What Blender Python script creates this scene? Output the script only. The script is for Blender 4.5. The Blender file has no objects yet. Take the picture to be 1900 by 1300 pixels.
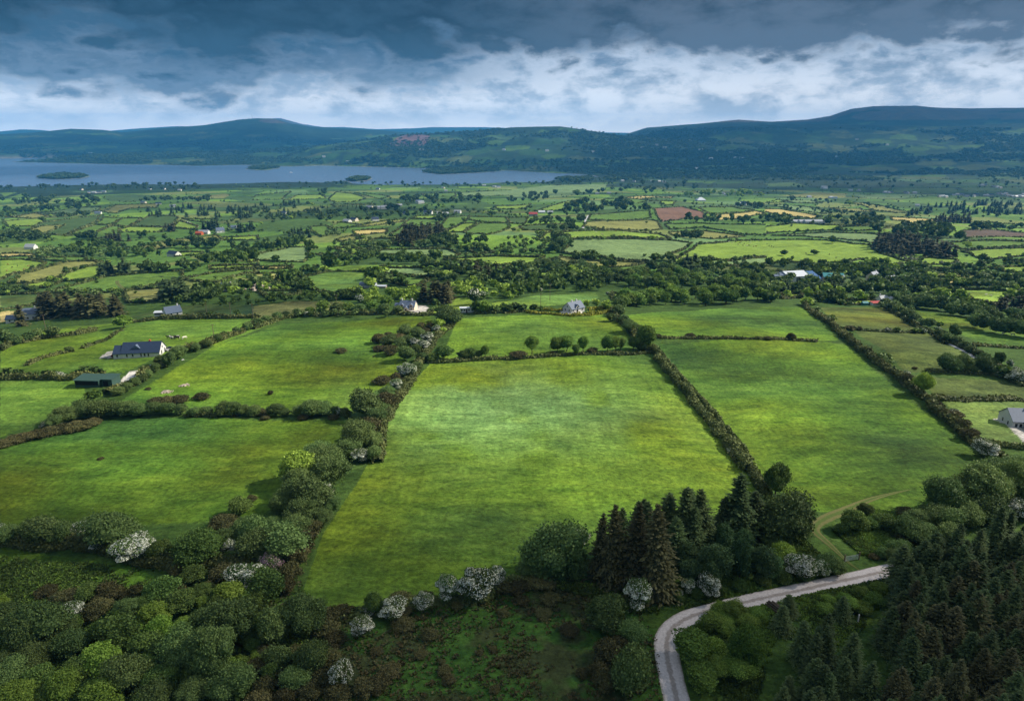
import bpy, bmesh, math, random
import numpy as np
from mathutils import Vector
R = math.radians
rng = np.random.default_rng(7)
random.seed(7)
scene = bpy.context.scene
COL = scene.collection

# ------------------------------------------------------------------ camera
FPX, PITCH, CAMZ = 1267.0, R(17.5), 80.0
cam_d = bpy.data.cameras.new('camera'); cam = bpy.data.objects.new('camera', cam_d); COL.objects.link(cam)
cam_d.lens = 36*FPX/1900; cam_d.sensor_width = 36; cam_d.clip_start = 1; cam_d.clip_end = 60000
cam.location = (0, 0, CAMZ); cam.rotation_euler = (math.pi/2-PITCH, 0, 0)
scene.camera = cam
CP, SP = math.cos(PITCH), math.sin(PITCH)

# ------------------------------------------------------------------ noise
def _hash(i, j, s):
    n = (i.astype(np.int64)*374761393 + j.astype(np.int64)*668265263 + s*1442695041) & 0x7fffffff
    n = ((n ^ (n >> 13))*1274126177) & 0x7fffffff
    return ((n ^ (n >> 16)) & 0xffff)/65535.0
def vnoise(x, y, s=0):
    xi, yi = np.floor(x), np.floor(y); fx, fy = x-xi, y-yi
    fx = fx*fx*(3-2*fx); fy = fy*fy*(3-2*fy)
    a, b = _hash(xi, yi, s), _hash(xi+1, yi, s); c, d = _hash(xi, yi+1, s), _hash(xi+1, yi+1, s)
    return (a+(b-a)*fx)*(1-fy)+(c+(d-c)*fx)*fy
def fbm(x, y, s=0, o=4):
    v = 0; a = 0.5; t = 0
    for k in range(o):
        v = v+a*vnoise(x, y, s+k*17); t += a; a *= 0.5; x = x*2.03+11.3; y = y*2.03+5.7
    return v/t
def smooth(a, b, x):
    t = np.clip((x-a)/(b-a), 0, 1); return t*t*(3-2*t)

# ------------------------------------------------------------------ terrain
LAKE = -130.0
KR = [0, 120, 300, 360, 580, 1108, 1770, 2300, 2750, 3200, 20000]
KZ = [0, 0, -6, -10, -30, -60, -90, -113, -126, -128, -128]
def dirpx(px, py):
    u, v = (px-950)/FPX, (650-py)/FPX
    return u, CP+v*SP, -SP+v*CP
def on_plane(px, py, z):
    a, b, c = dirpx(px, py); t = (z-CAMZ)/c; return a*t, b*t
def to_px(x, y, z):
    dx, dy, dz = x, y, z-CAMZ
    f = dy*CP-dz*SP; u = dx/f; v = (dy*SP+dz*CP)/f
    return 950+u*FPX, 650-v*FPX
lake_px = [(-260,349),(0,347),(60,346),(130,344),(250,342),(330,343),(430,341),(520,338),(600,339),(640,336),(655,341),(700,343),(800,343),
 (880,342),(950,338),(1005,339),(1040,333),(1090,330),(1112,328),(1095,325),(1050,322),(1000,320),(950,317),(905,316),(880,313),(800,313),(740,311),(650,309),(600,307),(540,309),
 (450,306),(370,308),(300,306),(205,305),(120,303),(22,301),(60,297),(110,294),(130,291),(0,290),(-300,289)]
isl_px = [[(68,331),(90,326),(115,323),(140,324),(166,327),(150,331),(110,333)],
          [(784,320),(800,315),(850,313),(910,313),(930,318),(880,321),(820,324)],
          [(455,314),(470,310),(500,309),(520,312),(490,316)],
          [(640,336),(665,329),(690,331),(680,335),(660,337)],
          [(1030,334),(1050,330),(1100,331),(1100,335),(1060,337)]]
lake_w = np.array([on_plane(a, b, LAKE) for a, b in lake_px])
isl_w = [np.array([on_plane(a, b, LAKE) for a, b in p]) for p in isl_px]
def inpoly(x, y, P):
    c = np.zeros(np.shape(x), bool); n = len(P)
    for i in range(n):
        x1, y1 = P[i]; x2, y2 = P[(i+1) % n]
        if y1 == y2: continue
        m = (y1 > y) != (y2 > y)
        c ^= m & (x < (x2-x1)*(y-y1)/(y2-y1)+x1)
    return c
def edist(x, y, P, closed=True):
    d = np.full(np.shape(x), 1e9); n = len(P)
    for i in range(n if closed else n-1):
        x1, y1 = P[i]; x2, y2 = P[(i+1) % n]
        ex, ey = x2-x1, y2-y1; L = ex*ex+ey*ey+1e-9
        t = np.clip(((x-x1)*ex+(y-y1)*ey)/L, 0, 1)
        d = np.minimum(d, (x-x1-t*ex)**2+(y-y1-t*ey)**2)
    return np.sqrt(d)
LAYERS = [  # crest distance, start distance, crest pixels, roughness
 (6400, 4300, [(-400,300),(480,300),(560,276),(660,262),(725,250),(800,247),(880,243),(960,236),(1040,235),(1095,243),(1150,251),(1200,255),(1300,262),(1500,272),(2300,285)], 7),
 (7600, 5000, [(-400,300),(1050,300),(1160,262),(1230,240),(1300,236),(1400,231),(1520,229),(1640,232),(1780,234),(1900,229),(2300,228)], 8),
 (9700, 6500, [(-400,300),(1090,270),(1155,251),(1200,237),(1290,230),(1370,222),(1430,226),(1500,222),(1540,215),(1580,202),(1620,197),(1700,196),(1730,199),(1800,201),(1900,200),(2300,215)], 4),
 (6900, 5800, [(-400,303),(20,300),(100,292),(200,284),(330,282),(450,279),(560,272),(640,266),(760,280),(900,300),(2300,300)], 6),
 (10800, 7400, [(-400,252),(0,249),(60,246),(130,239),(190,241),(225,246),(300,238),(380,232),(440,222),(475,219),(510,220),(540,229),(575,235),(640,238),(700,241),(760,246),(900,252),(1200,262),(2300,262)], 5),
 (16500, 12000, [(-400,247),(0,244),(40,240),(75,241),(110,245),(200,243),(260,238),(330,234),(400,236),(480,221),(520,219),(560,230),(600,236),(640,236),(700,240),(770,238),(800,236),(900,236),(980,239),(1060,243),(1130,246),(1200,247),(2300,245)], 3)]
_L = []
for D, D0, cr, ro in LAYERS:
    azs, zs = [], []
    for a, b in cr:
        u, w, z = dirpx(a, b); azs.append(math.atan2(u, w)); zs.append(CAMZ+D*z/math.hypot(u, w))
    _L.append((D, D0, np.array(azs), np.array(zs), ro))
def terrain(x, y):
    x = np.asarray(x, float); y = np.asarray(y, float)
    r = np.hypot(x, y); az = np.arctan2(x, y)
    z = np.interp(r, KR, KZ)
    z = z+((fbm(x/75, y/75, 3, 3)-.5)*6.5+(fbm(x/26, y/22, 13, 3)-.5)*1.5)*smooth(90, 200, r)*(1-smooth(700, 1500, r))
    mid = smooth(300, 600, r)*(1-smooth(2250, 2750, r))
    z = z+((vnoise(x/330, y/300, 41)-.5)*16+(vnoise(x/140, y/130, 51)-.5)*7)*mid
    hill = np.zeros_like(z)-400
    for D, D0, azs, zs, ro in _L:
        zc = np.interp(az, azs, zs)
        s = (r-D0)/(D-D0)
        f = np.where(s < 1, smooth(0, 1, s)*.75+.25*np.clip(s, 0, 1)**1.0, 1-smooth(0, 1, (s-1)*1.2)*.8)
        n = ((fbm(x/900, y/900, 61+int(D) % 7, 5)-.5)*ro*16-np.abs(fbm(x/420, y/800, 71+int(D) % 7, 4)-.5)*ro*26)*np.clip(s, 0, 1)*np.clip(np.abs(s-1)*4, .10, 1)
        hill = np.maximum(hill, LAKE+2+(zc-LAKE-2)*f+n*(s > 0))
    far = smooth(3600, 4600, r)
    z = np.where(r > 3600, np.maximum(z, hill), z)
    z = z+(fbm(x/500, y/500, 9, 4)-.35)*34*far*(1-smooth(5500, 7000, r))
    m = (r > 2300) & (r < 8200) & (np.abs(az) < 1.0) & (y > 0)
    if np.any(m):
        xm, ym = x[m], y[m]
        inside = inpoly(xm, ym, lake_w); sd = edist(xm, ym, lake_w)
        for P in isl_w:
            inside &= ~inpoly(xm, ym, P); sd = np.minimum(sd, edist(xm, ym, P))
        w = smooth(0, 240, sd)
        zo = (LAKE+1.2+sd*.012)*(1-w)+np.maximum(z[m], LAKE+2)*w
        z = z.copy(); z[m] = np.where(inside, LAKE+.6-np.minimum(6, sd*.15), zo)
    return z
_rs = np.geomspace(30, 19000, 900)
def at(px, py):
    a, b, c = dirpx(px, py); h = math.hypot(a, b)
    t = _rs/h
    zz = terrain(a*t, b*t); d = CAMZ+c*t-zz
    i = np.argmax(d < 0)
    if d[i] >= 0: i = len(_rs)-1
    i = max(i, 1)
    k = d[i-1]/(d[i-1]-d[i]) if d[i-1] != d[i] else 0
    tt = t[i-1]+(t[i]-t[i-1])*k
    X, Y = a*tt, b*tt
    return X, Y, float(terrain(np.array([X]), np.array([Y]))[0])
def gz(x, y): return float(terrain(np.array([x]), np.array([y]))[0])

TILES = {'A': (0,320,3.958), 'B': (470,320,3.958), 'C': (940,320,3.958), 'D': (1420,320,3.958), 'E': (0,540,3.958), 'F': (470,540,3.958),
         'G': (940,540,3.958), 'H': (1420,540,3.958), 'I': (0,840,2.827), 'J': (480,840,2.827), 'K': (900,840,2.827), 'L': (1260,840,2.827), 'P': (0,0,1.0)}
def tp(tile, s):
    ox, oy, k = TILES[tile]
    return [(ox+float(a)/k, oy+float(b)/k) for a, b in (p.split(',') for p in s.split())]

# ------------------------------------------------------------------ mesh helpers
def mkmesh(name, V, quads=None, tris=None, mat=None, attr=None, smooth_=False, aname='tint'):
    me = bpy.data.meshes.new(name)
    V = np.asarray(V, np.float32).reshape(-1, 3)
    q = np.zeros((0, 4), np.int32) if quads is None else np.asarray(quads, np.int32).reshape(-1, 4)
    t = np.zeros((0, 3), np.int32) if tris is None else np.asarray(tris, np.int32).reshape(-1, 3)
    me.vertices.add(len(V)); me.vertices.foreach_set('co', V.ravel())
    me.loops.add(q.size+t.size); me.loops.foreach_set('vertex_index', np.concatenate([q.ravel(), t.ravel()]))
    me.polygons.add(len(q)+len(t))
    st = np.concatenate([np.arange(len(q))*4, q.size+np.arange(len(t))*3]).astype(np.int32)
    me.polygons.foreach_set('loop_start', st)
    me.polygons.foreach_set('use_smooth', np.full(len(q)+len(t), bool(smooth_)))
    if attr is not None:
        attr = np.asarray(attr, np.float32)
        if attr.ndim == 1:
            a = me.attributes.new(aname, 'FLOAT', 'POINT'); a.data.foreach_set('value', attr)
        else:
            a = me.attributes.new(aname, 'FLOAT_COLOR', 'POINT'); a.data.foreach_set('color', attr.ravel())
    me.update(); me.validate()
    if mat: me.materials.append(mat)
    return me
def obj(name, me, parent=None, loc=None, rot=None, scale=None):
    o = bpy.data.objects.new(name, me); COL.objects.link(o)
    if parent: o.parent = parent
    if loc is not None: o.location = loc
    if rot is not None: o.rotation_euler = rot
    if scale is not None: o.scale = scale
    return o
def tag(o, label=None, cat=None, group=None, kind=None):
    if label: o['label'] = label
    if cat: o['category'] = cat
    if group: o['group'] = group
    if kind: o['kind'] = kind
    return o
class MB:
    def __init__(s): s.v = []; s.q = []; s.t = []
    def box(s, x0, x1, y0, y1, z0, z1):
        b = len(s.v); s.v += [(x, y, z) for z in (z0, z1) for y in (y0, y1) for x in (x0, x1)]
        s.q += [(b, b+2, b+3, b+1), (b+4, b+5, b+7, b+6), (b, b+1, b+5, b+4), (b+1, b+3, b+7, b+5), (b+3, b+2, b+6, b+7), (b+2, b, b+4, b+6)]
        return s
    def prism(s, prof, y0, y1):      # profile in x,z extruded along y
        b = len(s.v); n = len(prof)
        s.v += [(x, y0, z) for x, z in prof]+[(x, y1, z) for x, z in prof]
        for i in range(n): j = (i+1) % n; s.q.append((b+i, b+j, b+n+j, b+n+i))
        for i in range(1, n-1): s.t += [(b, b+i+1, b+i), (b+n, b+n+i, b+n+i+1)]
        return s
    def prismx(s, prof, x0, x1):     # profile in y,z extruded along x
        b = len(s.v); n = len(prof)
        s.v += [(x0, y, z) for y, z in prof]+[(x1, y, z) for y, z in prof]
        for i in range(n): j = (i+1) % n; s.q.append((b+i, b+n+i, b+n+j, b+j))
        for i in range(1, n-1): s.t += [(b, b+i, b+i+1), (b+n, b+n+i+1, b+n+i)]
        return s
    def tube(s, p, q, r0, r1, n=6):
        p, q = Vector(p), Vector(q); d = (q-p).normalized(); a = d.orthogonal().normalized(); c = d.cross(a)
        b = len(s.v)
        for o_, r in ((p, r0), (q, r1)):
            for k in range(n):
                w = 2*math.pi*k/n; s.v.append(tuple(o_+(a*math.cos(w)+c*math.sin(w))*r))
        for k in range(n): j = (k+1) % n; s.q.append((b+k, b+j, b+n+j, b+n+k))
        for k in range(1, n-1): s.t += [(b, b+k+1, b+k), (b+n, b+n+k, b+n+k+1)]
        return s
    def build(s, name, mat, parent=None):
        return obj(name, mkmesh(name, s.v, s.q or None, s.t or None, mat), parent)

# ------------------------------------------------------------------ materials
def newmat(name):
    m = bpy.data.materials.new(name); m.use_nodes = True; nt = m.node_tree; nt.nodes.clear()
    return m, nt, nt.nodes, nt.links
def N(nt, t, **kw):
    n = nt.nodes.new(t)
    for k, v in kw.items(): setattr(n, k, v)
    return n
def plain(name, c, rough=.8, nscale=3, namt=.25, metal=0, bump=0, spec=.3):
    m, nt, ns, lk = newmat(name)
    out = N(nt, 'ShaderNodeOutputMaterial'); b = N(nt, 'ShaderNodeBsdfPrincipled')
    tc = N(nt, 'ShaderNodeTexCoord'); no = N(nt, 'ShaderNodeTexNoise'); no.inputs['Scale'].default_value = nscale; no.inputs['Detail'].default_value = 5
    mx = N(nt, 'ShaderNodeMix', data_type='RGBA')
    mx.inputs[6].default_value = tuple(v*(1-namt) for v in c)+(1,); mx.inputs[7].default_value = tuple(min(1, v*(1+namt)) for v in c)+(1,)
    lk.new(tc.outputs['Object'], no.inputs['Vector']); lk.new(no.outputs['Fac'], mx.inputs[0]); lk.new(mx.outputs[2], b.inputs['Base Color'])
    b.inputs['Roughness'].default_value = rough; b.inputs['Metallic'].default_value = metal; b.inputs['Specular IOR Level'].default_value = spec
    if bump:
        bp = N(nt, 'ShaderNodeBump'); bp.inputs['Strength'].default_value = bump; lk.new(no.outputs['Fac'], bp.inputs['Height']); lk.new(bp.outputs[0], b.inputs['Normal'])
    lk.new(b.outputs[0], out.inputs[0]); return m
def foliage(name, c1, c2, trans=.25, var=.35):
    """leaf colour varies from leaf clump to leaf clump (tint attribute) and from plant to plant"""
    m, nt, ns, lk = newmat(name)
    out = N(nt, 'ShaderNodeOutputMaterial'); at_ = N(nt, 'ShaderNodeAttribute', attribute_name='tint')
    oi = N(nt, 'ShaderNodeObjectInfo')
    mx = N(nt, 'ShaderNodeMix', data_type='RGBA'); mx.inputs[6].default_value = c1+(1,); mx.inputs[7].default_value = c2+(1,)
    lk.new(at_.outputs['Fac'], mx.inputs[0])
    hs = N(nt, 'ShaderNodeHueSaturation')
    mr = N(nt, 'ShaderNodeMapRange'); mr.inputs['To Min'].default_value = 1-var; mr.inputs['To Max'].default_value = 1+var
    lk.new(oi.outputs['Random'], mr.inputs['Value']); lk.new(mr.outputs[0], hs.inputs['Value'])
    wn = N(nt, 'ShaderNodeTexWhiteNoise', noise_dimensions='1D'); lk.new(oi.outputs['Random'], wn.inputs['W'])
    mr2 = N(nt, 'ShaderNodeMapRange'); mr2.inputs['To Min'].default_value = .488; mr2.inputs['To Max'].default_value = .516
    lk.new(wn.outputs['Value'], mr2.inputs['Value']); lk.new(mr2.outputs[0], hs.inputs['Hue'])
    lk.new(mx.outputs[2], hs.inputs['Color'])
    d = N(nt, 'ShaderNodeBsdfPrincipled'); d.inputs['Roughness'].default_value = .65; d.inputs['Specular IOR Level'].default_value = .15
    t = N(nt, 'ShaderNodeBsdfTranslucent'); ms = N(nt, 'ShaderNodeMixShader'); ms.inputs[0].default_value = trans
    lk.new(hs.outputs[0], d.inputs['Base Color']); lk.new(hs.outputs[0], t.inputs['Color'])
    lk.new(d.outputs[0], ms.inputs[1]); lk.new(t.outputs[0], ms.inputs[2]); lk.new(ms.outputs[0], out.inputs[0])
    return m
M = dict(
 con=foliage('spruce_needles', (.032, .056, .020), (.105, .150, .050), .15, .3),
 conb=foliage('brown_spruce_needles', (.044, .050, .020), (.125, .122, .048), .12),
 bl=foliage('leaf_green', (.060, .112, .018), (.200, .300, .050)),
 bd=foliage('leaf_dark_green', (.042, .080, .018), (.140, .210, .046)),
 bb=foliage('leaf_bright_green', (.105, .180, .022), (.280, .400, .065)),
 wl=foliage('willow_leaf', (.052, .092, .024), (.165, .235, .070), .2),
 gor=foliage('gorse_and_bramble', (.045, .052, .018), (.140, .125, .048), .1),
 birch=foliage('birch_leaf', (.040, .080, .028), (.110, .190, .065)),
 haw=foliage('hawthorn_leaf', (.045, .080, .020), (.130, .190, .050)),
 hedge=foliage('hedge_leaf', (.040, .060, .016), (.140, .155, .048), .15, .25),
 ghedge=foliage('golden_hedge_leaf', (.16, .17, .015), (.34, .30, .03), .2, .1),
 rush=foliage('rush_blade', (.050, .050, .018), (.150, .120, .050), .2),
 white=foliage('hawthorn_blossom', (.74, .74, .60), (.93, .93, .84), .3, .08),
 pink=foliage('pink_blossom', (.30, .19, .22), (.55, .40, .44), .2, .1),
 bark=plain('bark', (.07, .055, .04), .9, 8, .4, bump=.4),
 wall=plain('white_render', (.62, .61, .58), .85, .6, .08),
 cream=plain('cream_render', (.62, .55, .42), .85, .6, .08),
 stone=plain('stone_facing', (.36, .30, .24), .9, 2.5, .35, bump=.3),
 slate=plain('slate_roof', (.020, .036, .072), .6, 1.5, .3, bump=.2),
 slateb=plain('blue_grey_slate', (.10, .13, .19), .55, 1.5, .25),
 grey=plain('grey_sheeting', (.32, .34, .36), .5, .8, .2),
 lgrey=plain('pale_sheeting', (.55, .58, .62), .45, .8, .1),
 blue=plain('blue_sheeting', (.03, .10, .24), .5, .8, .2),
 teal=plain('teal_sheeting', (.04, .20, .22), .5, .8, .2),
 green=plain('green_sheeting', (.035, .075, .060), .6, .8, .25),
 red=plain('red_sheeting', (.35, .06, .05), .6, .8, .25),
 orange=plain('orange_render', (.45, .10, .04), .7, .8, .2),
 glass=plain('window_glass', (.015, .018, .022), .12, 1, .1, spec=.8),
 frame=plain('white_frame', (.7, .7, .7), .5, 1, .03),
 dark=plain('dark_paint_and_shade', (.012, .012, .012), .9, 1, .1),  # black for dark doors, and for the shade painted into open fronts
 wood=plain('weathered_wood', (.16, .12, .085), .85, 5, .35, bump=.3),
 cutwood=plain('cut_log_end', (.38, .26, .15), .8, 8, .2),
 steel=plain('galvanised_steel', (.40, .42, .43), .4, 4, .1, metal=.7),
 cowb=plain('dark_hide', (.03, .022, .016), .8, 2, .3),
 coww=plain('white_hide', (.62, .58, .50), .8, 2, .15),
 cowr=plain('brown_hide', (.20, .085, .035), .8, 2, .3),
 carred=plain('dark_red_paint', (.14, .012, .03), .25, 1, .05, spec=.6),
 carwhite=plain('white_paint', (.7, .7, .7), .25, 1, .03, spec=.6),
 carblue=plain('dark_blue_paint', (.02, .03, .09), .25, 1, .05, spec=.6),
 tyre=plain('tyre_rubber', (.02, .02, .02), .9, 4, .1),
)

# ------------------------------------------------------------------ plants
_u = bmesh.new(); bmesh.ops.create_icosphere(_u, subdivisions=2, radius=1)
ICOV = np.array([v.co[:] for v in _u.verts]); ICOF = np.array([[v.index for v in f.verts] for f in _u.faces]); _u.free()
_u = bmesh.new(); bmesh.ops.create_icosphere(_u, subdivisions=1, radius=1)
ICV1 = np.array([v.co[:] for v in _u.verts]); ICF1 = np.array([[v.index for v in f.verts] for f in _u.faces]); _u.free()
def unit(a): return a/np.maximum(np.linalg.norm(a, axis=-1, keepdims=True), 1e-9)
def leafquads(C, Nn, size, g, asp=1.0):
    """leaf sprays at centres C facing about Nn"""
    n = len(C); a = unit(np.cross(Nn, g.normal(size=(n, 3)))); b = np.cross(Nn, a)
    s = (size*g.uniform(.6, 1.35, n))[:, None]*.5
    k = g.uniform(-.35, .35, (n, 1))*s
    return np.stack([C-a*s*asp-b*s*.55, C+a*s*asp*.8-b*s+Nn*k, C+a*s*asp+b*s*.7, C-a*s*.7*asp+b*s-Nn*k], 1)
class PB:      # plant builder: quads with tints and core triangles
    def __init__(s): s.V = []; s.Q = []; s.T = []; s.A = []; s.n = 0
    def quads(s, q, tint):
        m = len(q); s.V.append(q.reshape(-1, 3)); s.Q.append(s.n+np.arange(m*4).reshape(-1, 4)); s.A.append(np.repeat(tint, 4)); s.n += m*4
    def core(s, V, F, tint):
        s.V.append(V); s.T.append(F+s.n); s.A.append(np.full(len(V), tint) if np.isscalar(tint) else tint); s.n += len(V)
    def mesh(s, name, mat):
        return mkmesh(name, np.concatenate(s.V), np.concatenate(s.Q) if s.Q else None, np.concatenate(s.T) if s.T else None, mat, np.concatenate(s.A))
def lobes_of(g, n, w, h, low):
    """a crown about w wide and h high standing with its underside at low*h"""
    L = []
    for i in range(n):
        a = g.uniform(0, 2*math.pi); rr = w*.5*g.uniform(.12, .62); zc = h*(low+(1-low)*g.uniform(.28, .78))
        s = g.uniform(.17, .33)
        L.append((rr*math.cos(a), rr*math.sin(a), zc, w*s*g.uniform(.85, 1.1), w*s*g.uniform(.85, 1.1), h*(1-low)*s*g.uniform(.75, 1.1)))
    for i in range(n):      # small outer sprays that break the outline
        a = g.uniform(0, 2*math.pi); e = g.uniform(.0, 1.45); s = g.uniform(.09, .17)
        L.append((w*.43*math.cos(a)*math.cos(e), w*.43*math.sin(a)*math.cos(e), h*(low+(1-low)*(.42+.45*math.sin(e))), w*s, w*s, h*(1-low)*s))
    L.append((0, 0, h*(low+(1-low)*.5), w*.33, w*.33, h*(1-low)*.44))
    return np.array(L)
def crown(pb, L, nleaf, size, g, sub=2, core=.80, zmin=.05, ragged=.16):
    bv, bf = (ICOV, ICOF) if sub == 2 else (ICV1, ICF1)
    for l in L:
        V = bv*(1+g.normal(0, .07, (len(bv), 1)))*l[3:6]*core+l[:3]; V[:, 2] = np.maximum(V[:, 2], zmin)
        pb.core(V, bf, g.uniform(.0, .5, len(bv)))
    ar = L[:, 3]*L[:, 5]; idx = g.choice(len(L), nleaf, p=ar/ar.sum())
    d = unit(g.normal(size=(nleaf, 3))); d[:, 2] = np.where(d[:, 2] < -.35, -d[:, 2], d[:, 2])
    l = L[idx]; C = l[:, :3]+d*l[:, 3:6]*g.normal(1.0, ragged*.5, (nleaf, 1))
    keep = np.ones(nleaf, bool)
    for m in L:
        keep &= (((C-m[:3])/m[3:6])**2).sum(1) > .66
    C, d, idx = C[keep], d[keep], idx[keep]; C[:, 2] = np.maximum(C[:, 2], zmin)
    nn = unit(d*.8+g.normal(0, .9, C.shape))
    if sub == 2:      # shoots that stand out of the crown and break its outline
        ns, per = max(30, nleaf//150), 9
        li = g.choice(len(L), ns, p=ar/ar.sum()); sdn = unit(g.normal(size=(ns, 3))+np.array([0, 0, .55])); sdn[:, 2] = np.abs(sdn[:, 2]); ln_ = g.uniform(.10, .42, (ns, 1))
        tt = np.linspace(0, 1, per)[None, :, None]
        Cq = (L[li][:, None, :3]+sdn[:, None]*L[li][:, None, 3:6]*(1+ln_[:, None]*tt)+g.normal(0, size*.45, (ns, per, 3))).reshape(-1, 3); Cq[:, 2] = np.maximum(Cq[:, 2], zmin)
        C = np.concatenate([C, Cq]); d = np.concatenate([d, np.repeat(sdn, per, 0)]); idx = np.concatenate([idx, np.repeat(li, per)])
        nn = np.concatenate([nn, unit(np.repeat(sdn, per, 0)*.5+g.normal(0, 1, (ns*per, 3)))])
    lt = g.uniform(.15, .85, len(L))[idx]
    pb.quads(leafquads(C, nn, size, g), np.clip(lt*.8-.1+g.uniform(0, .5, len(C)), 0, 1))
def trunk_mesh(g, h, w, branches=5):
    b = MB(); x = y = 0; r = .028*h+.05; z = -.5; seg = 4; top = h*.62
    for i in range(seg):
        nx, ny, nz = x+g.normal(0, .02*h), y+g.normal(0, .02*h), z+(top+.5)/seg
        b.tube((x, y, z), (nx, ny, nz), r*(1-i*.2), r*(1-(i+1)*.2)); x, y, z = nx, ny, nz
        if i >= 1:
            for k in range(branches//2):
                a = g.uniform(0, 6.28); b.tube((x, y, z-.2), (x+w*.3*math.cos(a), y+w*.3*math.sin(a), z+h*.14), r*.45, r*.12, 5)
    return mkmesh('trunk', b.v, b.q, b.t, M['bark'])
PROTO = {}
def broad(key, mk, w, h, low, nl, nleaf, size, sub=2, seed=0, blossom=None, bn=0, bare=True, ragged=.16):
    g = np.random.default_rng(seed); pb = PB(); L = lobes_of(g, nl, w, h, low); crown(pb, L, nleaf, size, g, sub, ragged=ragged)
    P = {'w': w, 'h': h, 'crown': pb.mesh('crown', M[mk]), 'trunk': trunk_mesh(g, h, w) if bare else None}
    if blossom:
        b = PB(); bn_ = bn; idx = g.integers(0, len(L), bn_); d = unit(g.normal(size=(bn_, 3))); d[:, 2] = np.abs(d[:, 2])*.9
        patch = unit(g.normal(size=(11, 3))); patch[:, 2] = abs(patch[:, 2])
        C = L[idx][:, :3]+d*L[idx][:, 3:6]*g.normal(1.06, .07, (bn_, 1))
        k = (unit(d) @ patch.T).max(1) > .72
        keep = k.copy()
        for m in L: keep &= (((C-m[:3])/m[3:6])**2).sum(1) > .9
        C, d = C[keep], d[keep]
        b.quads(leafquads(C, unit(d+g.normal(0, .6, C.shape)), size*.75, g), g.uniform(0, 1, len(C)))
        P['blossom'] = b.mesh('blossom', M[blossom])
    PROTO.setdefault(key, []).append(P)
def spruce(key, mk, h, w, whorls, per, cards, size, seed, gappy=.0):
    g = np.random.default_rng(seed); pb = PB()
    Cs, Ns, Ax, Sz, Ti = [], [], [], [], []
    for i in range(whorls):
        f = (i+.5)/whorls; z = h*(.05+.93*f)
        Lb = w*.5*((1-f)**.62)*g.uniform(.75, 1.15)+.15
        n = max(3, int(per*(1-.45*f))); a0 = g.uniform(0, 6.28)
        for k in range(n):
            if g.uniform() < gappy: continue
            a = a0+6.283*k/n+g.normal(0, .16); L_ = Lb*g.uniform(.55, 1.25); rise = .34-.6*(1-f)+g.normal(0, .08); zz = z+g.normal(0, .6*h/whorls)
            bt = g.uniform(.05, .75)
            for c in range(cards):
                t = (c+.6)/cards; t = t**.75
                x, y = math.cos(a)*L_*t, math.sin(a)*L_*t
                zc = zz+L_*(rise*t-.22*t*t+.16*t**4)
                side = g.normal(0, .26*L_*(1.15-t))
                Cs.append((x-math.sin(a)*side, y+math.cos(a)*side, zc)); Ax.append((math.cos(a), math.sin(a), rise-.25*t))
                Sz.append(size*(1.15-.45*t)*(.55+.45*min(1, L_/(w*.4)))); Ti.append(min(1, bt*.6+g.uniform(0, .25)+.3*t))
    C = np.array(Cs); A = unit(np.array(Ax)); S = np.array(Sz)[:, None]*.5; n = len(C)
    side = unit(np.cross(A, np.array([0, 0, 1.])+g.normal(0, .35, (n, 3)))); up = np.cross(side, A)
    # every spray is a drooping pointed fan
    q = np.stack([C-A*S*1.1, C+side*S*1.05-up*S*g.uniform(.0, .5, (n, 1)), C+A*S*1.7-up*S*.25, C-side*S*1.05-up*S*g.uniform(.15, .7, (n, 1))], 1)
    pb.quads(q, np.array(Ti))
    k = 9; ring = []
    for i, f in enumerate((.06, .3, .6, .97)):
        rr = w*.5*((1-f)**.8)*.58+.03
        ring += [(rr*math.cos(6.283*j/k)*g.uniform(.8, 1.15), rr*math.sin(6.283*j/k)*g.uniform(.8, 1.15), h*f) for j in range(k)]
    F = [(a*k+j, a*k+(j+1) % k, (a+1)*k+(j+1) % k) for a in range(3) for j in range(k)]+[(a*k+j, (a+1)*k+(j+1) % k, (a+1)*k+j) for a in range(3) for j in range(k)]
    pb.core(np.array(ring), np.array(F), .1)
    b = MB(); b.tube((0, 0, -.6), (0, 0, h*.99), .012*h+.05, .02)
    PROTO.setdefault(key, []).append({'w': w, 'h': h, 'crown': pb.mesh('crown', M[mk]), 'trunk': mkmesh('trunk', b.v, b.q, b.t, M['bark'])})
for s in range(4):
    spruce('conH', 'con', 16, 7.6, 44, 15, 11, .50, 10+s)
    broad('wlH', 'wl', 7, 6, .02, 13, 16000-2500*s, .17+.035*s, seed=20+s, bare=False, ragged=.36)
    broad('bdH', 'bd', 6, 5.5, .04, 12, 13000-2000*s, .17+.04*s, seed=30+s, ragged=.34)
for s in range(3):
    spruce('conbH', 'conb', 16, 7.6, 44, 15, 11, .50, 15+s)
    broad('blH', 'bl', 7, 8, .14, 13, 14000-3000*s, .18+.06*s, seed=40+s, ragged=.36)
    broad('bbH', 'bb', 6, 6, .06, 12, 12000-2500*s, .19+.06*s, seed=50+s, ragged=.34)
    broad('birchH', 'birch', 4.2, 8, .08, 13, 9000, .18, seed=60+s, ragged=.3)
    broad('hawH', 'haw', 5, 4.4, .05, 12, 7000, .19, seed=70+s, blossom='white', bn=12000, ragged=.3)
    broad('gorH', 'gor', 4, 2.2, .0, 11, 6000, .17, seed=80+s, bare=False, ragged=.45)
broad('pinkH', 'haw', 5, 4.4, .05, 12, 3500, .2, seed=75, blossom='pink', bn=12000, ragged=.35)
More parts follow.
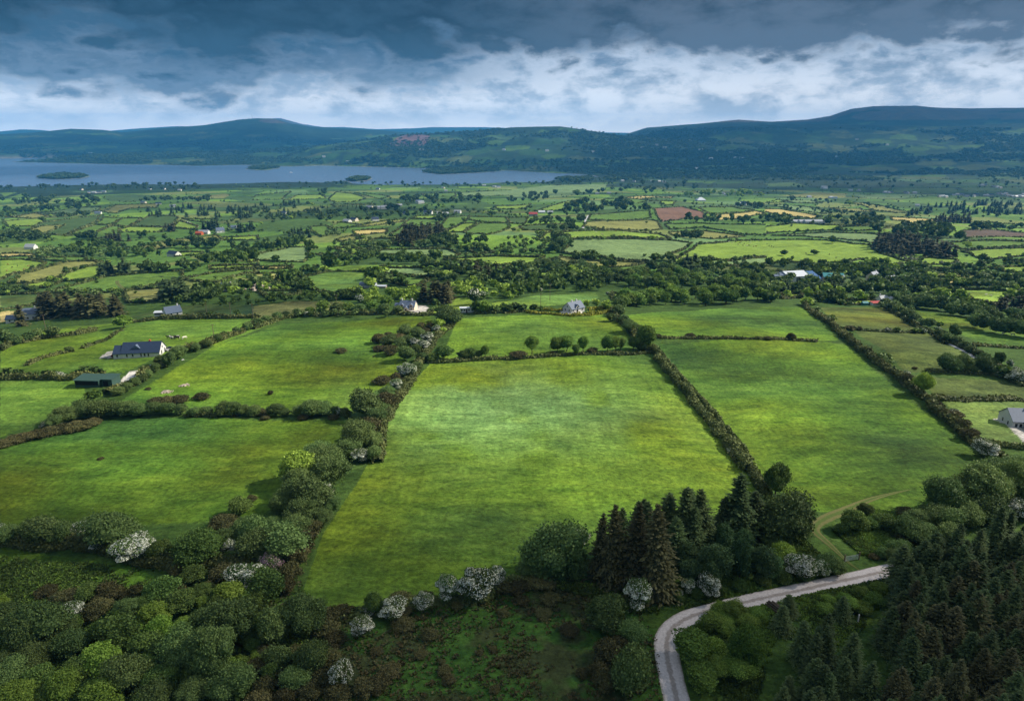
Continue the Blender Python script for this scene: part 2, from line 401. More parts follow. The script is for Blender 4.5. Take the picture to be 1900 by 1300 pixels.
for s in range(3):
    spruce('conM', 'con', 14, 6, 20, 8, 5, 1.15, 110+s)
    spruce('conbM', 'conb', 14, 6, 20, 8, 5, 1.15, 115+s, .06)
    broad('wlM', 'wl', 7, 6, .0, 9, 1300, .52, seed=120+s, bare=False, ragged=.25)
    broad('bdM', 'bd', 7, 7, .08, 9, 1300, .525, seed=130+s, ragged=.25)
    broad('blM', 'bl', 7, 8, .12, 9, 1300, .525, seed=140+s, ragged=.25)
    broad('bbM', 'bb', 7, 7, .08, 9, 1300, .525, seed=150+s, ragged=.25)
    broad('hawM', 'haw', 5, 4.4, .03, 8, 800, .42, seed=170+s, blossom='white', bn=1600, ragged=.25)
    broad('gorM', 'gor', 4, 2.2, .0, 8, 800, .36, seed=180+s, bare=False, ragged=.3)
for s in range(3):
    spruce('conL', 'con', 14, 6, 7, 5, 3, 2.6, 210+s)
    spruce('conbL', 'conb', 14, 6, 7, 5, 3, 2.6, 215+s)
    for kk in ('wl', 'bd', 'bl', 'bb'): broad(kk+'L', kk, 7, 6.5, .03, 4, 90, 1.6, sub=1, seed=220+s*5+len(PROTO), bare=False, ragged=.3)
def one_mesh(P, key, i):
    """crown and trunk in one mesh for trees too small to show their parts"""
    if 'one' not in P:
        V, Q, T, A, n, mats = [], [], [], [], 0, []
        me = P['crown'].copy()
        P['one'] = me
    return P['one']
HAZE_D = 6.8e-5
# ------------------------------------------------------------------ fields traced from the place
PAL = dict(w=(.085,.110,.018), g1=(.050,.105,.018), g2=(.092,.165,.022), g3=(.030,.062,.016), gp=(.080,.140,.050), y=(.22,.215,.075), o=(.105,.130,.036),
           b=(.20,.115,.075), b2=(.12,.085,.06), k=(.02,.032,.012), d=(.034,.060,.012), m=(.040,.052,.018), s=(.50,.47,.43), lawn=(.115,.175,.040), v=(.092,.160,.016), n=(.076,.142,.014), n2=(.052,.108,.012))
FIELDS = {
'A': """o 60,815 330,700 480,660 700,650 760,665 600,700 440,770 250,815
g2 0,645 160,640 340,665 230,720 0,790
g2 440,775 640,695 745,682 735,775 620,795 460,800
g2 180,830 330,790 460,800 340,850 200,850
g1 330,890 780,765 1340,725 1340,790 900,880 600,890
g3 0,900 330,890 380,900 340,960 0,1015
o 915,870 1195,845 1180,945 940,960
y 0,1020 150,1015 150,1090 0,1100
g3 165,450 300,370 740,315 700,365 470,465 200,460
o 170,440 300,395 480,385 300,460 200,460
g1 700,380 760,330 900,335 820,385
g1 830,390 900,335 1040,335 940,400
g3 960,390 1110,320 1310,325 1270,385 1200,400
g1 480,470 700,385 820,390 700,440
g1 710,440 830,395 930,400 870,430 880,470 700,490
g2 870,420 960,400 1210,405 1190,440 900,440
gp 270,300 560,260 740,255 660,300
o 720,290 850,240 1170,230 1150,260 960,265 860,300
g1 1340,340 1600,345 1580,375 1400,355
g2 1280,390 1320,355 1450,395 1440,420 1290,410
o 1030,550 1250,500 1600,460 1640,500 1340,530 1110,575
g2 1630,480 1890,465 1900,495 1620,495
g3 760,170 960,160 1100,170 1180,190 960,220 800,210
g2 1180,170 1430,150 1300,180
o 1330,185 1650,155 1700,165 1640,190 1350,190
g1 0,150 130,145 30,180
g1 60,185 160,155 200,165 190,185
y 0,600 110,595 250,600 250,620 0,620
g2 1540,690 1900,680 1900,700 1550,715
g1 1350,780 1560,740 1900,705 1900,725 1780,750 1600,810 1360,790
g2 1260,590 1490,585 1480,610 1290,620
g2 1820,640 1900,600 1900,660 1830,660
g1 210,635 630,620 640,650 540,655 400,650
g3 940,1060 1200,1000 1480,970 1900,970 1900,1080 1300,1100
g1 690,510 800,505 920,540 760,550
g2 30,360 280,340 330,360 260,395 60,400
o 40,330 260,300 380,320 240,340""",
'B': """g1 0,185 20,170 280,140 240,170 210,200 0,205
g2 230,205 330,165 520,165 530,190 360,200
g2 555,195 610,145 720,155 830,190 770,215 600,220
g1 740,150 940,165 1000,180 930,195 830,170
g3 570,235 860,230 900,240 600,255
g1 1240,160 1480,150 1490,175 1260,180
gp 1500,150 1900,130 1900,170 1530,180
g2 1770,250 1900,245 1900,270 1790,270
y 730,430 980,415 985,440 760,465
o 740,400 1110,345 1100,365 820,400
g1 550,410 640,365 780,385 860,370 700,410
g1 1000,465 1150,345 1380,345 1350,380 1130,440 1040,470
g1 420,400 540,390 560,415 640,440 500,475 430,430
o 600,500 720,465 820,480 660,510
g3 800,520 900,490 1030,490 1020,530
g2 1150,340 1210,320 1360,318 1380,340
g1 1370,400 1430,330 1590,320 1560,360 1420,430
g1 1570,345 1590,325 1850,330 1890,370 1680,365
g2 1410,440 1520,380 1640,370 1540,440
g1 1545,445 1660,375 1870,375 1880,410 1720,460
g2 600,555 860,565 850,590 720,600 640,580
gp 900,600 940,570 1400,560 1520,600 1480,620 1150,620
g2 1390,640 1700,620 1900,620 1900,680 1760,690
gp 0,610 260,550 390,545 410,610 370,660 0,650
y 0,690 290,690 290,705 0,715
g1 320,770 560,730 835,725 840,800 800,850 600,900 430,860 400,790
gp 930,700 1240,700 1380,740 1500,750 1480,775 1130,765 930,740
g1 940,770 1260,775 1290,800 1180,840 1100,830 940,800
o 0,745 200,740 180,800 0,800
g3 40,870 330,870 350,890 300,900 100,920
o 0,980 400,945 650,950 810,1000 700,1010 420,1010 0,1080
g2 1290,1000 1420,950 1450,915 1600,920 1610,990 1400,1040 1280,1030
g1 1560,560 1690,560 1780,590 1640,600
g2 1750,960 1900,940 1900,1000 1760,985
o 460,600 640,600 700,625 560,625""",
'C': """gp 0,180 0,130 300,95 740,85 720,120 480,170 300,180
g2 200,285 440,215 520,205 400,280
g2 0,250 180,235 130,265 0,275
g1 700,240 720,195 950,195 1120,210 880,240 800,250
y 840,190 1230,175 1210,190 1000,198
g2 1130,230 1140,210 1240,215 1220,240
b 1075,265 1290,252 1440,290 1470,340 1300,345 1140,365 1100,310
g1 600,350 620,310 1050,280 1060,335 800,355
o 560,400 590,365 1060,350 1110,360 1140,420 1050,430 700,420
g2 240,500 290,445 560,430 700,430 1120,455 1210,490 800,480 470,490
gp 400,590 490,495 820,490 1200,500 1360,520 1290,570 1170,620 1060,655 880,650 700,620 480,600
g2 0,620 280,625 200,680 0,690
o 280,650 420,625 700,650 1030,665 900,690 560,700 400,690
g2 20,725 160,730 470,740 280,785 150,780 60,760
g1 1160,380 1400,375 1900,385 1900,460 1760,460 1440,405 1200,420
o 1190,440 1450,430 1760,470 1500,490 1370,470 1220,465
g2 1240,650 1400,530 1640,505 1900,500 1900,620 1580,650 1400,640
gp 1240,655 1500,640 1580,655 1900,625 1900,680 1580,690 1400,670
g1 1410,260 1660,250 1820,280 1500,310
y 1500,320 1830,285 1900,300 1740,340 1560,350
g3 90,395 480,380 430,430 120,425
g3 0,335 160,330 130,380 0,375
g2 620,740 740,720 690,760
g1 0,990 20,940 260,900 650,880 680,920 560,960 400,970 150,1000
g2 770,890 930,900 900,930 790,940""",
'D': """o 90,170 360,145 600,155 580,185 420,195 200,175
gp 640,165 1050,160 1250,165 960,190 760,190
g1 980,200 1200,175 1380,185 1460,215 1280,235 1100,225
g3 0,80 200,70 320,105 20,105
gp 130,205 330,205 420,225 200,225
g2 0,225 100,200 150,220 0,225
gp 70,245 250,245 490,300 430,305 200,275
y 0,270 120,270 420,325 360,345 160,325 0,290
o 480,265 700,265 790,290 560,290
o 600,220 720,225 1050,290 960,300 780,270
y 920,330 1240,345 1240,380 1060,380 930,350
g2 0,400 220,375 560,390 500,425 340,430 100,440 0,455
g1 560,400 760,395 940,400 820,425 560,430
gp 40,465 460,440 760,450 940,465 790,520 560,490 300,470
g2 0,500 200,495 450,500 640,525 760,530 790,560 900,610 1080,665 880,680 700,640 540,680 200,660 0,665
b2 1440,430 1700,425 1900,445 1900,480 1470,485
g1 1340,520 1600,500 1900,510 1900,545 1450,570
g2 1440,580 1900,555 1900,610 1680,640 1560,630
g2 1060,640 1200,625 1400,640 1420,665 1180,680
g1 1500,395 1590,365 1900,385 1900,410 1760,410
y 1250,790 1440,800 1880,830 1860,850 1700,830 1320,825
o 1180,745 1400,735 1560,750 1540,790 1300,770
g2 1180,710 1380,705 1360,725 1200,725
g2 1640,700 1900,690 1900,740 1760,730
g2 1330,860 1600,860 1890,880 1680,975 1560,950 1400,920
o 0,730 240,725 260,750 0,775
g2 80,900 270,890 260,920 120,930
g2 520,945 800,935 800,970 560,970
g3 1650,10 1900,10 1900,50 1560,50
g3 1430,110 1900,110 1900,130 1500,150
g3 850,140 1000,115 1400,115 1400,150 1080,155""",
'P': """v 740,730 800,672 1000,662 1205,655 1250,705 1300,765 1360,840 1410,920 1200,1010 1120,1000 1000,1060 900,1085 700,1120 590,1150 560,1100 600,990 660,900 700,830
n 1215,640 1500,630 1570,640 1640,700 1740,780 1850,870 1760,940 1520,950 1430,900 1370,830 1300,740
n 1160,585 1330,572 1490,570 1560,632 1400,630 1215,628
v 850,590 1150,583 1165,620 1200,650 800,668 830,640
n 530,600 800,585 800,605 760,640 745,690 650,765 380,770 215,750 330,680 400,640
n2 0,830 180,775 400,775 660,780 700,800 640,850 560,900 480,960 0,985
v 0,705 155,705 160,740 0,812
v 0,640 130,605 480,590 520,595 400,640 330,645 230,690 0,695
n2 0,1010 250,1050 320,1090 0,1150
w 1520,570 1640,570 1700,610 1720,615 1560,610
w 1585,615 1720,618 1820,665 1830,690 1680,690
w 1690,695 1900,705 1900,740 1740,735
lawn 1750,745 1900,745 1960,760 1960,830 1900,828 1830,820
n 1690,575 1800,590 1980,625 1980,645 1830,640 1730,600
m 560,1155 700,1125 900,1095 1010,1075 1130,1060 1180,1130 1215,1170 1230,1300 1200,1460 560,1460
s 183,664 200,652 224,651 226,664
s 205,722 240,690 268,683 262,693 240,708 222,722
s 1040,577 1043,583 1082,582 1080,578
s 728,580 742,568 790,566 806,576 760,582
s 1842,778 1856,773 1870,790 1900,822 1960,850 1990,860 1990,835 1915,800"""}
POLYS = []
for t, s in FIELDS.items():
    for ln in s.split('\n'):
        c, rest = ln.split(' ', 1); px = tp(t, rest)
        P = np.array([at(a, b)[:2] for a, b in px])
        POLYS.append((c, P, px, t))
def cells(x, y, sx, sy, seed):
    """irregular patchwork: id and border distance of the nearest jittered seed"""
    a = .35; u, v = (x*math.cos(a)-y*math.sin(a))/sx, (x*math.sin(a)+y*math.cos(a))/sy
    iu, iv = np.floor(u), np.floor(v); f1 = np.full(u.shape, 9.); f2 = np.full(u.shape, 9.); idn = np.zeros(u.shape)
    for di in (-1, 0, 1):
        for dj in (-1, 0, 1):
            ci, cj = iu+di, iv+dj
            du = np.abs(ci+.15+.7*_hash(ci, cj, seed)-u); dv = np.abs(cj+.15+.7*_hash(ci, cj, seed+1)-v)
            d = np.maximum(du, dv)*.7+.3*(du+dv); near = d < f1
            f2 = np.where(near, f1, np.minimum(f2, d)); idn = np.where(near, _hash(ci, cj, seed+2), idn); f1 = np.where(near, d, f1)
    return idn, f2-f1
def scrub(x, y):
    return fbm(x/420, y/260, 77, 3)
def ground_colour(x, y, z):
    n = len(x); r = np.hypot(x, y)
    C = np.zeros((n, 3)); C[:] = (.045, .085, .016)
    # patchwork beyond the traced fields
    wx, wy = x+(fbm(x/160, y/160, 5, 2)-.5)*90, y+(fbm(x/160, y/160, 6, 2)-.5)*90
    i1, e1 = cells(wx, wy, 120, 110, 100); i2, e2 = cells(wx, wy, 210, 230, 200)
    pal = np.array([PAL['g3'], PAL['g1'], PAL['g1'], PAL['g2'], PAL['gp'], PAL['g3'], PAL['o'], PAL['g3'], PAL['g1'], PAL['g1'], PAL['o'], PAL['g2']])
    c1 = pal[(i1*11.99).astype(int)]; c2 = pal[(i2*11.99).astype(int)]*np.array([.8, .85, .8])
    wood = np.array([.016, .030, .012])
    c1 = c1*1.35+np.array([.014, .016, .003])
    mid = r > 560
    C[mid] = c1[mid]
    s = scrub(x, y)[:, None]
    C = np.where(mid[:, None] & (s > .62), C*.5+wood*.5, C)
    far = r > 2950
    we = (e2 < .06+.16*fbm(x/90, y/90, 8, 2))
    fw = fbm(x/520, y/300, 88, 5)+np.clip((z-60)/500, 0, .3)
    cf = np.where((fw > .50)[:, None], wood*1.25, np.where(we[:, None], wood*1.6, c2*.85))
    heath = np.array([.075, .060, .045])
    cf = cf*(.65+.7*fbm(x/120, y/60, 95, 3))[:, None]
    cf = np.where((z > 230)[:, None] & (fbm(x/900, y/600, 91, 3) > .38)[:, None], heath, cf)
    C[far] = cf[far]
    # felled slope on the middle hill
    fp = np.array([(722,268),(735,256),(752,250),(775,249),(797,252),(795,262),(784,272),(765,275),(745,272)])
    ppx, ppy = to_px(x, y, z)
    for c, P, px, t in POLYS:
        lo, hi = P.min(0)-1, P.max(0)+1
        m = (x > lo[0]) & (x < hi[0]) & (y > lo[1]) & (y < hi[1])
        if not m.any(): continue
        k = np.where(m)[0]; ins = inpoly(x[k], y[k], P); C[k[ins]] = np.array(PAL[c])*(1 if t == 'P' else .85 if c in ('b', 'b2') else np.array([1.85, 1.55, 1.6]))
    k = np.where((r > 5200) & (r < 6500) & (y > 0) & (z > 0))[0]
    ins = inpoly(ppx[k], ppy[k], fp); C[k[ins]] = (.15, .085, .080)
    # slow drift of the sward inside the near fields: lush blue-green hollows, yellower rises
    nr = (r < 620)
    a = fbm(x/34, y/22, 301, 4)[:, None]; b = fbm(x/60, y/40, 311, 3)[:, None]
    g = (C[:, 1] > .09)[:, None] & nr[:, None]
    C = np.where(g, C*(1+(a-.5)*1.5)+np.array([.032, .014, -.003])*np.clip((b-.5)*4, 0, 1)*.8+np.array([-.010, -.006, .007])*np.clip((.5-b)*5, 0, 1), C)
    # pale green sweep in the middle field
    q = np.exp(-(((x+4)/42)**2+((y-205)/34)**2))[:, None]*smooth(.36, .6, fbm(x/22, y/30, 320, 3))[:, None]
    C = C*(1-q*.7)+np.array([.17, .30, .10])*q*.7
    mp = np.array(PAL['m']); mm = (np.abs(C-mp).sum(1) < .01)
    t = smooth(.38, .56, fbm(x/5, y/5, 330, 4))[:, None]
    C = np.where(mm[:, None], C*(1-t)+np.array([.035, .085, .014])*t, C)
    # shore line
    sh = (z < LAKE+1.2) & (r > 2300)
    C[sh] = (.20, .19, .16)
    return np.clip(C, .003, .9)
azd = np.concatenate([np.arange(-180, -42, 3.0), np.arange(-42, 42.01, .1), np.arange(45, 178, 3.0)])
rr = np.geomspace(24, 17500, 1020)
AZ, RR = np.meshgrid(np.radians(azd), rr)
X, Y = (RR*np.sin(AZ)).ravel(), (RR*np.cos(AZ)).ravel(); Z = terrain(X, Y)
nc, nr_ = len(azd), len(rr)
ZG = Z.reshape(nr_, nc).copy(); AZR = np.radians(azd)
def gridz(x, y):
    r = math.hypot(x, y); a = math.atan2(x, y); j = min(max(int(np.searchsorted(AZR, a)), 1), nc-1); i = min(max(int(np.searchsorted(rr, r)), 1), nr_-1)
    u = (a-AZR[j-1])/(AZR[j]-AZR[j-1]); v = min(1, max(0, (r-rr[i-1])/(rr[i]-rr[i-1])))
    return float((ZG[i-1, j-1]*(1-u)+ZG[i-1, j]*u)*(1-v)+(ZG[i, j-1]*(1-u)+ZG[i, j]*u)*v)
def at2(px, py):
    a, b, c = dirpx(px, py); h = math.hypot(a, b); az_ = math.atan2(a, b)
    j = min(max(int(np.searchsorted(AZR, az_)), 1), nc-1); u = (az_-AZR[j-1])/(AZR[j]-AZR[j-1])
    zc = ZG[:, j-1]*(1-u)+ZG[:, j]*u; d = CAMZ+c*rr/h-zc; i = int(np.argmax(d < 0))
    if d[i] >= 0: i = nr_-1
    i = max(i, 1); k = d[i-1]/(d[i-1]-d[i]) if d[i-1] > d[i] else 0; k = min(max(k, 0), 1)
    r = rr[i-1]+(rr[i]-rr[i-1])*k; return a/h*r, b/h*r, float(zc[i-1]+(zc[i]-zc[i-1])*k)
# small tussocks and hollows, no bigger than a hand's breadth far off
ii = np.arange((nr_-1)*nc); a_ = ii; b_ = np.where((ii+1) % nc == 0, ii+1-nc, ii+1)
quads = np.stack([a_, b_, b_+nc, a_+nc], 1)
cz = gz(0, 0); V = np.concatenate([np.stack([X, Y, Z], 1), [[0, 0, cz]]])
tris = np.stack([np.full(nc, nc*nr_), (np.arange(nc)+1) % nc, np.arange(nc)], 1)
Cc = ground_colour(X, Y, Z); Cc = np.concatenate([Cc, [[.04, .08, .02]]]); Cc = np.concatenate([Cc, np.ones((len(Cc), 1))], 1)
def ground_mat():
    m, nt, ns, lk = newmat('meadow_ground')
    out = N(nt, 'ShaderNodeOutputMaterial'); b = N(nt, 'ShaderNodeBsdfPrincipled'); b.inputs['Roughness'].default_value = .9; b.inputs['Specular IOR Level'].default_value = .1
    at_ = N(nt, 'ShaderNodeAttribute', attribute_name='Col'); tc = N(nt, 'ShaderNodeTexCoord')
    def noise(sc, det, rough=.6, stretch=None):
        no = N(nt, 'ShaderNodeTexNoise'); no.inputs['Scale'].default_value = sc; no.inputs['Detail'].default_value = det; no.inputs['Roughness'].default_value = rough
        if stretch:
            mp = N(nt, 'ShaderNodeMapping'); mp.inputs['Scale'].default_value = stretch; mp.inputs['Rotation'].default_value = (0, 0, .35)
            lk.new(tc.outputs['Object'], mp.inputs[0]); lk.new(mp.outputs[0], no.inputs['Vector'])
        else: lk.new(tc.outputs['Object'], no.inputs['Vector'])
        return no
    n1 = noise(.9, 8, .72); n2 = noise(.10, 7, .68, (1, 2.4, 1)); n3 = noise(.02, 5, .6)
    def mrange(n, lo, hi, a, b_):
        r = N(nt, 'ShaderNodeMapRange'); r.inputs[1].default_value = lo; r.inputs[2].default_value = hi; r.inputs[3].default_value = a; r.inputs[4].default_value = b_
        lk.new(n.outputs['Fac'], r.inputs[0]); return r
    r1, r2, r3 = mrange(n1, .3, .7, .40, 1.60), mrange(n2, .33, .67, .62, 1.38), mrange(n3, .3, .7, .8, 1.2)
    n4 = noise(1, 4, .6, (.42, .018, 1)); r4 = mrange(n4, .34, .66, .88, 1.12)      # drills and tyre lines
    n5 = noise(.35, 5, .75); r5 = mrange(n5, .60, .68, 1, .55)                      # rush clumps
    m1 = N(nt, 'ShaderNodeMath', operation='MULTIPLY'); m2 = N(nt, 'ShaderNodeMath', operation='MULTIPLY')
    lk.new(r1.outputs[0], m1.inputs[0]); lk.new(r2.outputs[0], m1.inputs[1]); lk.new(m1.outputs[0], m2.inputs[0]); lk.new(r3.outputs[0], m2.inputs[1])
    m3 = N(nt, 'ShaderNodeMath', operation='MULTIPLY'); lk.new(m2.outputs[0], m3.inputs[0]); lk.new(r4.outputs[0], m3.inputs[1])
    m4 = N(nt, 'ShaderNodeMath', operation='MULTIPLY'); lk.new(m3.outputs[0], m4.inputs[0]); lk.new(r5.outputs[0], m4.inputs[1]); m2 = m4
    hs = N(nt, 'ShaderNodeHueSaturation'); lk.new(at_.outputs['Color'], hs.inputs['Color']); lk.new(m2.outputs[0], hs.inputs['Value'])
    rh = mrange(n2, .3, .7, .515, .485); lk.new(rh.outputs[0], hs.inputs['Hue'])
    lk.new(hs.outputs[0], b.inputs['Base Color'])
    bp = N(nt, 'ShaderNodeBump'); bp.inputs['Strength'].default_value = .55; bp.inputs['Distance'].default_value = .5
    ad = N(nt, 'ShaderNodeMath', operation='ADD'); lk.new(n1.outputs['Fac'], ad.inputs[0]); lk.new(n2.outputs['Fac'], ad.inputs[1])
    lk.new(ad.outputs[0], bp.inputs['Height']); lk.new(bp.outputs[0], b.inputs['Normal'])
    lk.new(b.outputs[0], out.inputs[0]); return m
ground = obj('ground', mkmesh('ground', V, quads, tris, ground_mat(), Cc, True, 'Col')); ground['kind'] = 'structure'
del V, quads, X, Y, Z, AZ, RR

# ------------------------------------------------------------------ lake
def water_mat():
    m, nt, ns, lk = newmat('lake_water')
    out = N(nt, 'ShaderNodeOutputMaterial'); b = N(nt, 'ShaderNodeBsdfPrincipled')
    b.inputs['Base Color'].default_value = (.12, .18, .28, 1); b.inputs['Roughness'].default_value = .24; b.inputs['IOR'].default_value = 1.33
    tc = N(nt, 'ShaderNodeTexCoord'); mp = N(nt, 'ShaderNodeMapping'); mp.inputs['Scale'].default_value = (.02, .05, 1)
    no = N(nt, 'ShaderNodeTexNoise'); no.inputs['Scale'].default_value = 1; no.inputs['Detail'].default_value = 6
    lk.new(tc.outputs['Object'], mp.inputs[0]); lk.new(mp.outputs[0], no.inputs['Vector'])
    bp = N(nt, 'ShaderNodeBump'); bp.inputs['Strength'].default_value = .3; bp.inputs['Distance'].default_value = 2
    lk.new(no.outputs['Fac'], bp.inputs['Height']); lk.new(bp.outputs[0], b.inputs['Normal'])
    lk.new(b.outputs[0], out.inputs[0]); return m
lake = obj('lake_water', mkmesh('lake_water', [(-9000, 2400, LAKE), (9000, 2400, LAKE), (9000, 9000, LAKE), (-9000, 9000, LAKE)], [(0, 1, 2, 3)], None, water_mat()))
lake['kind'] = 'structure'

# ------------------------------------------------------------------ tracks and roads
def drape(name, pts, width, mat, off=.07, step=1.5, edge=.05, taper=0):
    """a ribbon laid on the ground, following it"""
    W = [np.array(p[:2]) for p in pts]; S = []
    for i in range(len(W)-1):
        p0, p1, p2, p3 = W[max(i-1, 0)], W[i], W[i+1], W[min(i+2, len(W)-1)]
        n = max(2, int(np.linalg.norm(p2-p1)/step))
        for k in range(n):
            t = k/n; S.append(.5*((2*p1)+(-p0+p2)*t+(2*p0-5*p1+4*p2-p3)*t*t+(-p0+3*p1-3*p2+p3)*t**3))
    S.append(W[-1]); S = np.array(S); T = np.gradient(S, axis=0); T = unit(T); Nn = np.stack([T[:, 1], -T[:, 0]], 1)
    m = 9; u = np.linspace(-1, 1, m); V = []; A = []
    for j, w in enumerate(u):
        ww = width/2*w*(1+edge*(vnoise(np.arange(len(S))*.4, np.full(len(S), 3.1*np.sign(w)), 5)-.5)*2*abs(w))
        if taper: k_ = np.arange(len(S)); ww = ww*(.06+.94*np.clip(np.minimum(k_, len(S)-1-k_)/taper, 0, 1))
        P = S+Nn*ww[:, None]; z = terrain(P[:, 0], P[:, 1])+off-(abs(w) > .95)*(off+.05)
        V.append(np.stack([P[:, 0], P[:, 1], z], 1)); A.append(np.full(len(S), w*.5+.5))
    V = np.stack(V, 1); n = len(S); q = [(i*m+j, i*m+j+1, (i+1)*m+j+1, (i+1)*m+j) for i in range(n-1) for j in range(m-1)]
    o = obj(name, mkmesh(name, V.reshape(-1, 3), q, None, mat, np.stack(A, 1).ravel(), True)); o['kind'] = 'structure'; return o
def track_mat(name, wheel, middle, verge, mid_w=.12, nscale=.9):
    m, nt, ns, lk = newmat(name)
    out = N(nt, 'ShaderNodeOutputMaterial'); b = N(nt, 'ShaderNodeBsdfPrincipled'); b.inputs['Roughness'].default_value = .95; b.inputs['Specular IOR Level'].default_value = .1
    at_ = N(nt, 'ShaderNodeAttribute', attribute_name='tint'); tc = N(nt, 'ShaderNodeTexCoord')
    no = N(nt, 'ShaderNodeTexNoise'); no.inputs['Scale'].default_value = nscale; no.inputs['Detail'].default_value = 8; no.inputs['Roughness'].default_value = .7
    lk.new(tc.outputs['Object'], no.inputs['Vector'])
    a = N(nt, 'ShaderNodeMath', operation='SUBTRACT'); a.inputs[1].default_value = .5; lk.new(at_.outputs['Fac'], a.inputs[0])
    ab = N(nt, 'ShaderNodeMath', operation='ABSOLUTE'); lk.new(a.outputs[0], ab.inputs[0])
    j = N(nt, 'ShaderNodeMath', operation='MULTIPLY_ADD'); lk.new(no.outputs['Fac'], j.inputs[0]); j.inputs[1].default_value = .26; j.inputs[2].default_value = -.13
    su = N(nt, 'ShaderNodeMath', operation='ADD'); lk.new(ab.outputs[0], su.inputs[0]); lk.new(j.outputs[0], su.inputs[1])
    cr = N(nt, 'ShaderNodeValToRGB'); e = cr.color_ramp.elements
    e[0].position = mid_w*.5; e[0].color = middle+(1,); e[1].position = mid_w; e[1].color = wheel+(1,)
    x = e.new(.36); x.color = wheel+(1,); x = e.new(.46); x.color = verge+(1,)
    lk.new(su.outputs[0], cr.inputs[0])
    n2 = N(nt, 'ShaderNodeTexNoise'); n2.inputs['Scale'].default_value = 2.5; n2.inputs['Detail'].default_value = 8; n2.inputs['Roughness'].default_value = .8; lk.new(tc.outputs['Object'], n2.inputs['Vector'])
    mr = N(nt, 'ShaderNodeMapRange'); mr.inputs[1].default_value = .3; mr.inputs[2].default_value = .7; mr.inputs[3].default_value = .68; mr.inputs[4].default_value = 1.3; lk.new(n2.outputs['Fac'], mr.inputs[0])
    hs = N(nt, 'ShaderNodeHueSaturation'); lk.new(cr.outputs[0], hs.inputs['Color']); lk.new(mr.outputs[0], hs.inputs['Value'])
    bp = N(nt, 'ShaderNodeBump'); bp.inputs['Strength'].default_value = .5; bp.inputs['Distance'].default_value = .1
    lk.new(n2.outputs['Fac'], bp.inputs['Height']); lk.new(bp.outputs[0], b.inputs['Normal'])
    lk.new(hs.outputs[0], b.inputs['Base Color']); lk.new(b.outputs[0], out.inputs[0]); return m
W_ = lambda t, s: [at(a, b) for a, b in tp(t, s)]
gravel = track_mat('gravel_track', (.52, .47, .46), (.30, .26, .24), (.22, .20, .15))
grassy = track_mat('grassy_track', (.125, .125, .045), (.075, .110, .026), (.050, .095, .016), .2, .5)
tarmac = track_mat('lane_surface', (.42, .42, .43), (.36, .36, .36), (.12, .14, .06), .05)
dn = W_('P', '1272,1390 1255,1293')
drape('gravel_road', [(dn[0][0], dn[0][1])]+W_('P', '1255,1293 1244,1250 1237,1213 1238,1184 1252,1161 1282,1144 1330,1129 1400,1113 1480,1096 1560,1078 1640,1060 1680,1050 1718,1040'), 4.4, gravel)
drape('grass_track', W_('P', '1600,1060 1580,1048 1558,1028 1535,1006 1512,985 1516,972 1535,960 1566,948 1600,932 1640,919 1690,908'), 3.4, grassy, .05, taper=14)
drape('farm_lane', W_('H', '1150,262 1220,310 1320,368 1400,410 1480,450 1540,490 1620,540 1710,585 1770,625'), 3.0, tarmac, .22)
drape('driveway', W_('E', '1225,425 1300,410 1400,402 1480,396 1560,380 1660,335 1720,308 1800,275'), 3.0, tarmac, .22)
drape('yard_lane', W_('E', '820,730 900,690 985,630 1060,590 1130,542 1180,510'), 3.4, tarmac, .22)
drape('hill_path', W_('A', '860,795 865,815 890,840 915,860'), 3.0, grassy, .1)
drape('ridge_path', W_('A', '1310,350 1340,355 1400,370 1455,400'), 4.0, tarmac, .15)
drape('field_lane', W_('C', '600,315 580,345 575,385 560,410'), 4.0, tarmac, .15)
# ------------------------------------------------------------------ sun, sky, clouds, air
SUN_AZ, SUN_EL = R(76), R(37)     # clockwise from the view direction (+y)
sdir = Vector((math.sin(SUN_AZ)*math.cos(SUN_EL), math.cos(SUN_AZ)*math.cos(SUN_EL), math.sin(SUN_EL)))
sl = bpy.data.lights.new('sun', 'SUN'); sl.energy = 5.0; sl.angle = R(.5); sl.color = (1, .93, .80)
so = bpy.data.objects.new('sun', sl); COL.objects.link(so); so.rotation_euler = (-sdir).to_track_quat('-Z', 'Y').to_euler(); so.location = (0, 0, 900)
w = bpy.data.worlds.new('World'); scene.world = w; w.use_nodes = True
nt = w.node_tree; nt.nodes.clear(); lk = nt.links
def MA(op, a, b=None, c=None, clamp=False):
    n = nt.nodes.new('ShaderNodeMath'); n.operation = op; n.use_clamp = clamp
    for i, v in enumerate((a, b, c)):
        if v is None: continue
        if isinstance(v, (int, float)): n.inputs[i].default_value = v
        else: lk.new(v, n.inputs[i])
    return n.outputs[0]
def SM(v, lo, hi, a=0., b=1.):
    n = nt.nodes.new('ShaderNodeMapRange'); n.interpolation_type = 'SMOOTHSTEP'
    n.inputs[1].default_value = lo; n.inputs[2].default_value = hi; n.inputs[3].default_value = a; n.inputs[4].default_value = b
    lk.new(v, n.inputs[0]); return n.outputs[0]
def NO(vec, sc, det, ro=.55, dist=0.):
    n = nt.nodes.new('ShaderNodeTexNoise'); n.inputs['Scale'].default_value = sc; n.inputs['Detail'].default_value = det; n.inputs['Roughness'].default_value = ro; n.inputs['Distortion'].default_value = dist
    lk.new(vec, n.inputs['Vector']); return n.outputs['Fac']
def MX(f, a, b):
    n = nt.nodes.new('ShaderNodeMix'); n.data_type = 'RGBA'
    lk.new(f, n.inputs[0])
    for i, v in ((6, a), (7, b)):
        if isinstance(v, tuple): n.inputs[i].default_value = v+(1,)
        else: lk.new(v, n.inputs[i])
    return n.outputs[2]
